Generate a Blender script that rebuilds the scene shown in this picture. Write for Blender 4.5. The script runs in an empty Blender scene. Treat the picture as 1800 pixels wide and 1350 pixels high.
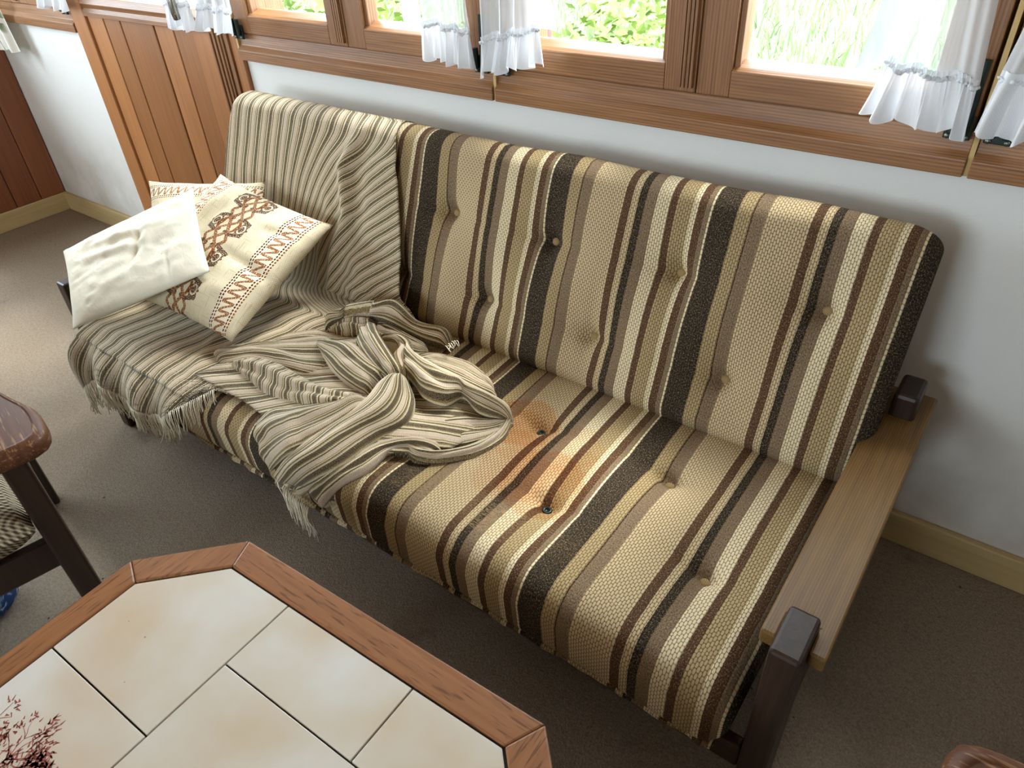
import bpy, bmesh, math, random
from mathutils import Vector, Matrix
random.seed(7)
C = bpy.context.scene.collection
SC = bpy.context.scene
PI = math.pi

# ------------------------------------------------------------------ camera
cam = bpy.data.cameras.new('camera'); cam_ob = bpy.data.objects.new('camera', cam); C.objects.link(cam_ob)
right = Vector((0.8053257528, 0.5908141825, -0.0488777421))
down = Vector((0.3235769081, -0.5071458458, -0.7988122906))
fwd = Vector((-0.4967377743, 0.6274884006, -0.5995914366))
M = Matrix.Identity(4)
for r in range(3):
    M[r][0] = right[r]; M[r][1] = -down[r]; M[r][2] = -fwd[r]
M[0][3], M[1][3], M[2][3] = 0.0, 0.0, 1.4
cam_ob.matrix_world = M
cam.sensor_width = 36.0; cam.lens = 1272.66 / 1800 * 36.0; cam.clip_start = 0.02
SC.camera = cam_ob

# ------------------------------------------------------------------ daylight and exposure
EXPOSURE = -0.42
SKY = 24.0
world = bpy.data.worlds.new('sky'); SC.world = world; world.use_nodes = True
wn = world.node_tree; wn.nodes.clear()
wo = wn.nodes.new('ShaderNodeOutputWorld'); wb = wn.nodes.new('ShaderNodeBackground')
wb.inputs['Color'].default_value = (0.80, 0.92, 1.04, 1); wb.inputs['Strength'].default_value = SKY
wn.links.new(wb.outputs[0], wo.inputs[0])
sun = bpy.data.lights.new('hazy_sun', 'SUN'); sun.energy = 9.5; sun.angle = math.radians(16); sun.color = (1.0, 0.97, 0.92)
so = bpy.data.objects.new('hazy_sun', sun); C.objects.link(so)
so.rotation_euler = Vector((-0.10, -0.54, -0.84)).to_track_quat('-Z', 'Y').to_euler()
vs = SC.view_settings
vs.view_transform = 'Standard'; vs.look = 'None'; vs.exposure = EXPOSURE; vs.gamma = 1.0; vs.use_curve_mapping = False
SC.cycles.max_bounces = 10; SC.cycles.diffuse_bounces = 6; SC.cycles.transparent_max_bounces = 16
SC.cycles.sample_clamp_indirect = 8.0
SC.cycles.use_denoising = True
try:
    SC.cycles.denoiser = 'OPENIMAGEDENOISE'; SC.cycles.denoising_input_passes = 'RGB_ALBEDO_NORMAL'
except Exception:
    pass

def portal(name, loc, size, rot):
    li = bpy.data.lights.new(name, 'AREA'); li.shape = 'RECTANGLE'; li.size, li.size_y = size
    li.cycles.is_portal = True
    o = bpy.data.objects.new(name, li); C.objects.link(o); o.location = loc; o.rotation_euler = rot
portal('daylight_back_windows', (-1.53, 1.68, 1.43), (4.9, 0.92), (-PI/2, 0, 0))
portal('daylight_rear_window', (-1.2, -3.12, 1.45), (1.8, 1.1), (PI/2, 0, 0))
portal('daylight_side_window', (-4.12, 0.0, 1.45), (0.95, 2.2), (0, -PI/2, 0))

# ------------------------------------------------------------------ helpers
def lin(r, g, b):
    f = lambda c: (c/255/12.92) if c/255 <= 0.04045 else ((c/255+0.055)/1.055)**2.4
    return (f(r), f(g), f(b), 1.0)

class S:                                            # a node socket with arithmetic
    nt = None
    def __init__(s, sock): s.k = sock
    @staticmethod
    def m(op, *a, clamp=False):
        n = S.nt.nodes.new('ShaderNodeMath'); n.operation = op; n.use_clamp = clamp
        for i, x in enumerate(a):
            if isinstance(x, S): S.nt.links.new(x.k, n.inputs[i])
            else: n.inputs[i].default_value = x
        return S(n.outputs[0])
    def __add__(s, o): return S.m('ADD', s, o)
    def __radd__(s, o): return S.m('ADD', s, o)
    def __sub__(s, o): return S.m('SUBTRACT', s, o)
    def __rsub__(s, o): return S.m('SUBTRACT', o, s)
    def __mul__(s, o): return S.m('MULTIPLY', s, o)
    def __rmul__(s, o): return S.m('MULTIPLY', s, o)
    def __truediv__(s, o): return S.m('DIVIDE', s, o)
    def __lt__(s, o): return S.m('LESS_THAN', s, o)
    def __gt__(s, o): return S.m('GREATER_THAN', s, o)
    def abs(s): return S.m('ABSOLUTE', s)
    def fract(s): return S.m('FRACT', s)
    def sin(s): return S.m('SINE', s)
    def max(s, o): return S.m('MAXIMUM', s, o)
    def min(s, o): return S.m('MINIMUM', s, o)
    def clamp(s): return S.m('ADD', s, 0.0, clamp=True)
    def ramp(s, a, b):                                # linear 0..1 between a and b
        n = S.nt.nodes.new('ShaderNodeMapRange'); n.clamp = True
        S.nt.links.new(s.k, n.inputs[0]); n.inputs[1].default_value = a; n.inputs[2].default_value = b
        return S(n.outputs[0])

def new_mat(name, rough=0.6, spec=0.5):
    m = bpy.data.materials.new(name); m.use_nodes = True
    nt = m.node_tree; S.nt = nt
    b = nt.nodes['Principled BSDF']; b.inputs['Roughness'].default_value = rough
    b.inputs['Specular IOR Level'].default_value = spec
    return m, nt, b

def put(sock, val):
    if isinstance(val, S): S.nt.links.new(val.k, sock)
    elif isinstance(val, bpy.types.NodeSocket): S.nt.links.new(val, sock)
    elif isinstance(val, tuple) and len(val) == 4 and sock.type == 'VECTOR': sock.default_value = val[:3]
    else: sock.default_value = val

def mix(fac, a, b, mode='MIX'):
    n = S.nt.nodes.new('ShaderNodeMix'); n.data_type = 'RGBA'; n.blend_type = mode
    put(n.inputs[0], fac); put(n.inputs[6], a); put(n.inputs[7], b)
    return n.outputs[2]

def noise(vec, scale, detail=2.0, rough=0.5, dist=0.0):
    n = S.nt.nodes.new('ShaderNodeTexNoise'); put(n.inputs['Vector'], vec)
    n.inputs['Scale'].default_value = scale; n.inputs['Detail'].default_value = detail
    n.inputs['Roughness'].default_value = rough; n.inputs['Distortion'].default_value = dist
    return S(n.outputs[0])

def coords(kind='Object', scale=(1, 1, 1), loc=(0, 0, 0), rot=(0, 0, 0)):
    t = S.nt.nodes.new('ShaderNodeTexCoord'); mp = S.nt.nodes.new('ShaderNodeMapping')
    mp.inputs['Scale'].default_value = scale; mp.inputs['Location'].default_value = loc; mp.inputs['Rotation'].default_value = rot
    S.nt.links.new(t.outputs[kind], mp.inputs[0]); return mp.outputs[0]

def sep(vec):
    n = S.nt.nodes.new('ShaderNodeSeparateXYZ'); put(n.inputs[0], vec); return S(n.outputs[0]), S(n.outputs[1]), S(n.outputs[2])

def comb(x, y, z=0.0):
    n = S.nt.nodes.new('ShaderNodeCombineXYZ')
    for i, v in enumerate((x, y, z)): put(n.inputs[i], v)
    return n.outputs[0]

def bump(b, height, strength=0.3, dist=0.002):
    n = S.nt.nodes.new('ShaderNodeBump'); n.inputs['Strength'].default_value = strength; n.inputs['Distance'].default_value = dist
    put(n.inputs['Height'], height); S.nt.links.new(n.outputs[0], b.inputs['Normal'])

def steps(fac, stops):                               # constant colour ramp
    n = S.nt.nodes.new('ShaderNodeValToRGB'); n.color_ramp.interpolation = 'CONSTANT'
    e = n.color_ramp.elements
    while len(e) > 1: e.remove(e[-1])
    e[0].position = stops[0][0]; e[0].color = stops[0][1]
    for p, c in stops[1:]:
        x = e.new(p); x.color = c
    put(n.inputs[0], fac); return n.outputs[0]

# ------------------------------------------------------------------ materials
def wood(name, c1, c2, axis='X', scale=1.0, rough=0.45, streak=140, dark=None, spec=0.4, bumps=0.12, board=None, lines=0.0):
    m, nt, b = new_mat(name, rough, spec)
    sc = {'X': (0.035, 1, 1), 'Y': (1, 0.035, 1), 'Z': (1, 1, 0.035)}[axis]
    v = coords('Object', tuple(q*scale for q in sc))
    w = noise(v, 9, 3, 0.6)
    g = noise(v, streak, 3, 0.65)
    ring = S.m('PINGPONG', w*11.0, 0.5)*2.0
    f = (ring*0.32 + (g-0.5)*1.5 + 0.34).clamp()
    if lines:
        x, y, z = sep(coords('Object'))
        q = {'X': z + y*0.7, 'Y': x + z*0.7, 'Z': x + y*0.7}[axis]
        ln = (q*(PI*2/lines) + w*14.0).sin()*0.5 + 0.5
        f = (f*0.72 + S.m('POWER', ln, 2.0)*0.42).clamp()
    col = mix(f, c1, c2)
    if dark:
        p = noise(coords('Object', tuple(q*scale*(1.0 if q == 1 else 2.2) for q in sc)), streak*2.2, 2, 0.7)
        col = mix(p.ramp(0.56, 0.66)*0.75, col, dark)
    big = noise(coords('Object'), 2.3, 2)
    col = mix((big-0.35)*0.5, col, tuple(x*0.72 for x in c2[:3])+(1,))
    if board:
        x, y, z = sep(coords('Object')); q = S.m('FLOOR', ((x if board[0] == 'X' else y) - board[1])/board[2])
        t = S.m('FRACT', (q*12.9898).sin()*437.585)
        col = mix(t*0.5, col, tuple(x_*0.62 for x_ in c2[:3])+(1,)); col = mix((1.0-t)*0.28, col, tuple(min(1, x_*1.35) for x_ in c1[:3])+(1,))
    put(b.inputs['Base Color'], col); bump(b, f, bumps, 0.0012)
    return m

def plain(name, c, rough=0.6, metal=0.0, spec=0.5, nscale=None, namt=0.25, nb=0.0):
    m, nt, b = new_mat(name, rough, spec)
    b.inputs['Metallic'].default_value = metal
    v = coords('Object'); n = noise(v, nscale or 6.0, 3)
    put(b.inputs['Base Color'], mix((n-0.3)*namt, c, tuple(x*0.55 for x in c[:3])+(1,)))
    if nb: bump(b, noise(v, (nscale or 6)*12, 2), nb, 0.001)
    return m

MAT = {}
MAT['win_wood'] = wood('window_larch', lin(166, 118, 76), lin(112, 72, 43), 'X', rough=0.42, streak=210, lines=.0062)
MAT['win_wood_z'] = wood('window_larch_upright', lin(166, 118, 76), lin(112, 72, 43), 'Z', rough=0.42, streak=210, lines=.0062)
MAT['door_wood'] = wood('door_boards', lin(178, 122, 76), lin(146, 94, 54), 'Z', rough=0.42, streak=90, bumps=0.05, board=('X', -3.057, .1105))
MAT['red_wood'] = wood('red_panel_boards', lin(140, 84, 52), lin(100, 56, 34), 'Z', rough=0.4, streak=70, bumps=0.05, board=('Y', 1.461-.118*12, .118))
MAT['gap_wood'] = plain('joint_filler', lin(196, 164, 108), 0.7)
MAT['base_wood'] = wood('baseboard_wood', lin(196, 174, 128), lin(176, 150, 102), 'X', rough=0.5, streak=60, bumps=0.04)
MAT['base_wood_y'] = wood('baseboard_wood_side', lin(196, 174, 128), lin(176, 150, 102), 'Y', rough=0.5, streak=60, bumps=0.04)
MAT['arm_wood'] = wood('armrest_oak', lin(138, 104, 56), lin(92, 66, 34), 'Y', rough=0.40, streak=210, spec=0.28, lines=.0042)
MAT['dark_wood'] = wood('sofa_dark_wood', lin(66, 47, 36), lin(40, 27, 20), 'Z', rough=0.42, streak=150, spec=0.32)
MAT['dark_wood_x'] = wood('sofa_dark_rail', lin(70, 45, 28), lin(42, 26, 16), 'X', rough=0.4, streak=90)
MAT['table_oak_x'] = wood('table_oak', lin(158, 106, 68), lin(128, 82, 50), 'X', rough=0.34, streak=90, dark=lin(82, 52, 34), spec=0.5)
MAT['table_oak_y'] = wood('table_oak_cross', lin(158, 106, 68), lin(128, 82, 50), 'Y', rough=0.34, streak=90, dark=lin(82, 52, 34), spec=0.5)
MAT['chair_wood'] = wood('armchair_oak', lin(112, 72, 48), lin(74, 44, 28), 'X', rough=0.48, streak=60, dark=lin(160, 120, 84), spec=0.22)
MAT['chair_dark'] = wood('armchair_dark', lin(62, 42, 32), lin(38, 25, 19), 'Z', rough=0.3, streak=60, spec=0.5)
MAT['metal_dark'] = plain('hinge_metal', lin(44, 54, 48), 0.35, 0.7)
MAT['screw'] = plain('screw_metal', lin(120, 128, 118), 0.3, 0.8)
MAT['metal'] = plain('handle_metal', lin(170, 165, 155), 0.22, 1.0)
MAT['paint_out'] = plain('outside_sill_paint', lin(92, 106, 80), 0.5)
MAT['yellow_wood'] = wood('outside_post_wood', lin(214, 170, 96), lin(186, 138, 72), 'Z')
MAT['pink_paint'] = plain('red_post_paint', lin(150, 70, 66), 0.5)
MAT['ceiling'] = wood('ceiling_boards', lin(190, 150, 104), lin(160, 118, 76), 'X')

# plaster: white roughcast, patchily browner towards the floor
m, nt, b = new_mat('plaster', 0.85, 0.2); v = coords('Object'); MAT['plaster'] = m
x, y, z = sep(v)
big = noise(v, 3.0, 4, 0.6)
ground_tone = (z.ramp(0.50, 0.05)*0.85*big.ramp(0.3, 0.75))
put(b.inputs['Base Color'], mix(ground_tone, mix((big-0.4)*0.3, lin(226, 224, 220), lin(206, 202, 194)), lin(150, 134, 108)))
bump(b, noise(v, 210, 3, 0.6)*0.6 + noise(v, 90, 2)*0.6, 0.4, 0.003)

# carpet: low grey brown pile with dark specks and worn marks
m, nt, b = new_mat('carpet', 0.95, 0.1); v = coords('Object'); MAT['carpet'] = m
fine = noise(v, 230, 2, 0.7); rib = noise(coords('Object', (1, 0.55, 1), rot=(0, 0, 0.5)), 300, 1)
col = mix((fine*0.65 + rib*0.5 - 0.1).clamp(), lin(90, 79, 67), lin(182, 166, 147))
col = mix(noise(v, 1.6, 4, 0.6).ramp(0.35, 0.8)*0.4, col, lin(104, 86, 66))
col = mix((noise(v, 95, 2, 0.7)-0.42)*0.9, col, lin(70, 58, 46))
vo = nt.nodes.new('ShaderNodeTexVoronoi'); put(vo.inputs['Vector'], v); vo.inputs['Scale'].default_value = 14.0
spots = (S(vo.outputs['Distance']) < 0.05)*(noise(v, 4.0, 1) > 0.52)
col = mix(spots*0.8, col, lin(48, 38, 30))
col = mix(noise(v, 5.5, 3, 0.55).ramp(0.66, 0.74)*0.4, col, lin(74, 62, 52))
put(b.inputs['Base Color'], col); bump(b, fine + rib, 0.7, 0.003)

# sofa cloth: woven stripes across, u in metres along the sofa
PER = 0.375; X0 = -0.120
widths = [('black', .046), ('khaki', .0255), ('thin', .0036), ('taupe', .0237), ('tan', .0775), ('brown', .0165), ('tan', .0141),
          ('black', .015), ('taupe', .0221), ('cream', .0283), ('brown', .0138), ('khaki', .0309), ('cream', .0108),
          ('brown', .0165), ('taupe', .0095), ('cream', .0047)]
CLOTH = {'black': lin(34, 27, 22), 'khaki': lin(148, 123, 78), 'thin': lin(70, 50, 36), 'taupe': lin(128, 108, 86),
         'tan': lin(178, 152, 112), 'brown': lin(84, 58, 40), 'cream': lin(212, 194, 156)}
TYPE = {'black': .1, 'khaki': .75, 'thin': 0., 'taupe': 0.02, 'tan': 1., 'brown': 0.05, 'cream': 1.}
def sofa_cloth(name, stains=False):
    m, nt, b = new_mat(name, 0.9, 0.15)
    v = coords('UV'); u, w, _ = sep(v)
    wob = noise(v, 60, 1)*0.0016 - 0.0008
    f = ((u - X0 + wob)/PER).fract()
    tot = sum(q for _, q in widths); p = 0; st = []; ty = []
    for k, q in widths:
        st.append((p/tot, CLOTH[k])); t = TYPE[k]; ty.append((p/tot, (t, t, t, 1))); p += q
    base = steps(f, st); typ = steps(f, ty)
    ur = u/0.0050; row = S.m('FLOOR', ur); half = (row*0.5).fract()
    cv = ((w/0.0108 + half).fract() - 0.5).abs()*2.0; cu = (ur.fract() - 0.5).abs()*2.0
    mort = (S.m('POWER', cv, 3.0) + S.m('POWER', cu, 2.4)).ramp(0.45, 1.15)
    sp = noise(comb(u*1.0, w*0.55), 560, 1, 0.6)
    basket = mix(mort*0.72, mix((1.0-mort)*0.22, base, lin(255, 240, 205)), lin(58, 43, 28))
    speck = mix(sp.ramp(0.54, 0.68)*0.5, base, lin(176, 148, 110))
    speck = mix(sp.ramp(0.48, 0.36)*0.5, speck, lin(40, 30, 24))
    n = nt.nodes.new('ShaderNodeMix'); n.data_type = 'RGBA'
    nt.links.new(typ, n.inputs[0]); nt.links.new(speck, n.inputs[6]); nt.links.new(basket, n.inputs[7])
    col = n.outputs[2]
    if stains:
        # worn front edge: bared cross threads over the dark stripes
        def spot(cu, cw, r, el=1.0):
            du = (u - cu); dw = (w - cw)*el
            return S.m('SQRT', du*du + dw*dw)/r
        wear = noise(v, 9, 2)
        band = (w.ramp(0.80, 0.74)*w.ramp(0.60, 0.66))*(u.ramp(-1.15, -1.0)*u.ramp(-0.42, -0.60))
        thr = noise(comb(u*0.10, w), 800, 1).ramp(0.50, 0.60)
        col = mix((band*thr*wear.ramp(0.42, 0.6))*0.55, col, lin(176, 146, 100))
        for cu, cw, r, a in STAINS:
            d = spot(cu, cw, r) + (noise(v, 14, 3)-0.5)*0.8
            s = d.ramp(1.15, 0.55)*0.42 + (d.ramp(1.12, 0.98)*d.ramp(0.72, 0.98))*0.22
            col = mix((s*a*1.15).clamp(), col, lin(238, 172, 92), 'MULTIPLY')
    put(b.inputs['Base Color'], col)
    bump(b, (1.0 - mort)*0.8 + sp*0.5, 0.55, 0.0022)
    b.inputs['Specular IOR Level'].default_value = 0.08
    return m

# throw: fine lengthwise stripes, u in metres across
def throw_cloth():
    m, nt, b = new_mat('throw_weave', 0.92, 0.12)
    v = coords('UV'); u, w, _ = sep(v)
    f = ((u + (noise(v, 80, 1)-0.5)*0.0014)/0.047).fract()
    dk, cr, pk, ol = lin(70, 55, 36), lin(212, 198, 164), lin(198, 178, 158), lin(132, 112, 72)
    seq = [(0, dk), (.21, ol), (.26, cr), (.33, dk), (.41, cr), (.46, pk), (.70, ol), (.76, cr), (.81, dk), (.87, ol), (.92, cr)]
    base = steps(f, seq)
    sp = noise(comb(u, w*0.7), 1000, 1, 0.6)
    col = mix(sp.ramp(0.52, 0.66)*0.55, base, lin(226, 208, 170))
    col = mix(sp.ramp(0.46, 0.34)*0.6, col, lin(56, 44, 30))
    put(b.inputs['Base Color'], col)
    bump(b, sp + (w*PI*2/0.004).sin()*0.25 + (u*PI*2/0.0075).sin()*0.35, 0.45, 0.002)
    b.inputs['Sheen Weight'].default_value = 0.2
    return m

# embroidered cushion cover: three bands along v
def band_cloth():
    m, nt, b = new_mat('embroidered_cover', 0.92, 0.12)
    v = coords('UV'); u, w, _ = sep(v)
    chk = ((u*PI*2*75).sin()*(w*PI*2*75).sin())
    thr = noise(comb(u, w*0.08), 120, 1).ramp(0.6, 0.7) + noise(comb(u*0.08, w), 120, 1).ramp(0.62, 0.72)
    base = mix(chk*0.25+0.25, lin(220, 209, 182), lin(190, 173, 138))
    base = mix(thr.clamp()*0.45, base, lin(168, 148, 104))
    wb_ = (noise(v, 8, 2)-0.5)*0.012
    ww = (w*110).fract()
    stitch = noise(v, 160, 1).ramp(0.3, 0.5)
    dark, rust = lin(74, 38, 22), lin(134, 76, 28)
    col = base
    for uc in (0.13, 0.87):
        t = (u - uc + wb_)/0.058
        inside = (t.abs() < 1.25)
        a = w*16.0
        ph = (a + t*0.42)*(PI*2); cs = S.m('COSINE', ph)*2.1
        sq = ((t - ph.sin()*0.50).abs()/S.m('SQRT', cs*cs + 1.0) < 0.20)*(t.abs() < 0.74)
        d1 = (((t.abs()-0.88).abs() < 0.075).max((t.abs()-1.16).abs() < 0.075))*((w*46.0 + t*0.8).fract() < 0.68)
        col = mix(inside*0.5, col, lin(240, 226, 204))
        col = mix(sq*stitch, col, rust); col = mix(d1, col, mix((t > 1.0), dark, rust))
    t = ((u - 0.5 + wb_)/0.135); ta = t.abs()
    a2 = (w*4.2).fract(); mm = ((a2-0.5).abs())*2.0
    lat = ((ta - mm*0.62).abs() < 0.095).max((ta - (1.0-mm)*0.62).abs() < 0.095)*(ta < 0.66)
    bar = ((mm - 0.5 + (ta-0.7)*0.35).abs() < 0.12)*(ta > 0.36)*(ta < 1.06)
    dx = ta-0.78; fl = S.m('SQRT', dx*dx*1.3 + mm*mm*0.55)
    pet = fl + (S.m('ARCTAN2', dx, mm)*7.0).sin()*0.05
    flower = (pet < 0.36)*(((fl-0.20).abs() > 0.035).max(fl < 0.12))
    dot = S.m('SQRT', (ta-0.16)*(ta-0.16) + (mm-0.5)*(mm-0.5)*0.4) < 0.07
    stem = ((dx + 0.35).abs() < 0.05)*(mm < 0.35)
    col = mix(lat*stitch, col, rust); col = mix((bar.max(flower)).max(dot)*stitch, col, dark); col = mix(stem, col, rust)
    put(b.inputs['Base Color'], col)
    bump(b, chk*0.5 + noise(v, 300, 1), 0.4, 0.0015)
    return m
MAT['bands'] = band_cloth()

m, nt, b = new_mat('cream_cotton', 0.8, 0.25); v = coords('UV'); MAT['cotton'] = m
n1 = noise(v, 5, 3, 0.5)
cr = noise(coords('UV', (1, 2.2, 1), rot=(0, 0, 0.6)), 9, 4, 0.6, 1.2)
col = mix((n1-0.35)*0.5, lin(230, 225, 208), lin(214, 198, 158))
put(b.inputs['Base Color'], mix((noise(v, 24, 1) > 0.81)*0.7, col, lin(150, 130, 90))); bump(b, cr, 0.25, 0.007)

m, nt, b = new_mat('fringe_yarn', 0.95, 0.1); MAT['yarn'] = m
put(b.inputs['Base Color'], mix(noise(coords('Object'), 300, 1), lin(244, 237, 220), lin(214, 202, 178)))

def sheer(name, c, alpha, printed=False):
    m, nt, b = new_mat(name, 0.9, 0.1)
    v = coords('UV'); u, w, _ = sep(v)
    col = c
    if printed:
        g = noise(v, 5, 2).ramp(0.56, 0.6)*(noise(v, 14, 2) > 0.45)
        tw = ((u*6.0 + noise(v, 3, 2)*2.0).fract()-0.5).abs() < 0.025
        col = mix(g, col, lin(120, 134, 104)); col = mix(tw, col, lin(84, 92, 92))
    weave = ((u*PI*2*260).sin()*(w*PI*2*260).sin())*0.04
    tr = nt.nodes.new('ShaderNodeBsdfTransparent'); tl = nt.nodes.new('ShaderNodeBsdfTranslucent'); df = nt.nodes.new('ShaderNodeBsdfDiffuse')
    put(tl.inputs[0], col); put(df.inputs[0], col)
    a1 = nt.nodes.new('ShaderNodeMixShader'); a1.inputs[0].default_value = 0.08
    nt.links.new(df.outputs[0], a1.inputs[1]); nt.links.new(tl.outputs[0], a1.inputs[2])
    a2 = nt.nodes.new('ShaderNodeMixShader'); put(a2.inputs[0], weave + alpha)
    nt.links.new(tr.outputs[0], a2.inputs[1]); nt.links.new(a1.outputs[0], a2.inputs[2])
    nt.links.new(a2.outputs[0], nt.nodes['Material Output'].inputs[0])
    return m
MAT['sheer'] = sheer('white_voile', lin(236, 238, 240), 0.68)
MAT['ruffle'] = sheer('white_voile_ruffle', lin(240, 242, 246), 0.88)
MAT['print'] = sheer('printed_curtain', lin(240, 238, 228), 0.98, True)

def glass(name):
    m, nt, b = new_mat(name)
    tr = nt.nodes.new('ShaderNodeBsdfTransparent'); tr.inputs[0].default_value = (0.97, 0.99, 0.98, 1)
    gl = nt.nodes.new('ShaderNodeBsdfGlossy'); gl.inputs['Roughness'].default_value = 0.02
    lw = nt.nodes.new('ShaderNodeLayerWeight'); lw.inputs[0].default_value = 0.5
    fr = S.m('POWER', S(lw.outputs['Facing']), 5.0)*0.7 + 0.025
    mx = nt.nodes.new('ShaderNodeMixShader'); nt.links.new(fr.k, mx.inputs[0])
    nt.links.new(tr.outputs[0], mx.inputs[1]); nt.links.new(gl.outputs[0], mx.inputs[2])
    nt.links.new(mx.outputs[0], nt.nodes['Material Output'].inputs[0])
    return m
MAT['glass'] = glass('window_glass')

m, nt, b = new_mat('tile_glaze', 0.22, 0.5); v = coords('Object'); MAT['tile'] = m
n1 = noise(v, 6.5, 3, 0.5); n2 = noise(coords('Object', loc=(3, 1, 0)), 4.2, 2)
col = mix(n1.ramp(0.3, 0.72), lin(212, 208, 200), lin(200, 182, 156)); col = mix(n2.ramp(0.5, 0.75)*0.6, col, lin(196, 168, 138))
vo = nt.nodes.new('ShaderNodeTexVoronoi'); put(vo.inputs['Vector'], v); vo.inputs['Scale'].default_value = 30.0
col = mix((S(vo.outputs['Distance']) < 0.045)*(noise(v, 9, 1) > 0.56)*0.7, col, lin(120, 96, 84))
put(b.inputs['Base Color'], col); bump(b, noise(v, 130, 2), 0.06, 0.001)
MAT['joint'] = plain('tile_joint', lin(62, 58, 54), 0.8)
MAT['tree_ink'] = plain('tree_print_ink', lin(152, 84, 74), 0.4)

m, nt, b = new_mat('chair_weave', 0.9, 0.15); v = coords('Object', (1, 1, 1)); MAT['chair_weave'] = m
x, y, z = sep(v)
g = ((x*PI*2/0.011).sin()*((y+z*0.6)*PI*2/0.011).sin())
n1 = noise(v, 250, 1)
put(b.inputs['Base Color'], mix((g*0.6+0.4+(n1-0.5)*0.6).clamp(), lin(78, 64, 50), lin(214, 196, 166))); bump(b, g, 0.8, 0.003)

m, nt, b = new_mat('blue_cloth', 0.6, 0.3); v = coords('Object'); MAT['blue'] = m
n1 = noise(v, 34, 2, 0.6, 1.0)
put(b.inputs['Base Color'], mix(n1.ramp(0.48, 0.6), lin(26, 58, 110), lin(176, 200, 226))); bump(b, n1, 0.4, 0.004)

m, nt, b = new_mat('button_cloth', 0.9, 0.15); v = coords('Object'); MAT['button'] = m
x, y, z = sep(v)
put(b.inputs['Base Color'], mix(((x+y+z)*PI*2/0.004).sin()*0.5+0.5, lin(188, 162, 116), lin(120, 96, 62)))

m, nt, b = new_mat('grass_blade', 0.6, 0.2); v = coords('Object'); MAT['grass'] = m
n1 = noise(v, 1.1, 3); n2 = noise(v, 14, 1)
put(b.inputs['Base Color'], mix(n2, mix(n1.ramp(0.35, 0.65), lin(62, 104, 40), lin(112, 122, 70)), lin(128, 136, 104)))
m, nt, b = new_mat('leaf', 0.5, 0.3); v = coords('Object'); MAT['leaf'] = m
put(b.inputs['Base Color'], mix(noise(v, 9, 2), lin(52, 92, 36), lin(136, 146, 66)))
MAT['ground_tone'] = plain('meadow_soil', lin(92, 104, 62), 0.9, nscale=2)

# ------------------------------------------------------------------ mesh building
def link(name, verts, faces, m, parent=None, uvs=None, smooth=True, bevel=0.0, origin=None, solid=0.0, sub=0):
    me = bpy.data.meshes.new(name)
    org = Vector(origin) if origin else Vector((0, 0, 0))
    me.from_pydata([tuple(Vector(v)-org) for v in verts], [], faces)
    if uvs:
        lay = me.uv_layers.new(name='UVMap')
        for p in me.polygons:
            for li in p.loop_indices: lay.data[li].uv = uvs[me.loops[li].vertex_index]
    bm = bmesh.new(); bm.from_mesh(me); bmesh.ops.recalc_face_normals(bm, faces=bm.faces); bm.to_mesh(me); bm.free()
    for p in me.polygons: p.use_smooth = smooth
    me.materials.append(m if not isinstance(m, str) else MAT[m])
    o = bpy.data.objects.new(name, me); C.objects.link(o)
    if parent is not None: o.parent = parent
    else: o.location = org
    if bevel:
        md = o.modifiers.new('edge', 'BEVEL'); md.width = bevel; md.segments = 2; md.limit_method = 'ANGLE'; md.angle_limit = 0.6
        md.harden_normals = False
        for p in me.polygons: p.use_smooth = False
    if solid:
        md = o.modifiers.new('cloth_thickness', 'SOLIDIFY'); md.thickness = solid; md.offset = 0.0
    if sub:
        md = o.modifiers.new('smooth', 'SUBSURF'); md.levels = sub; md.render_levels = sub
    return o

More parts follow.
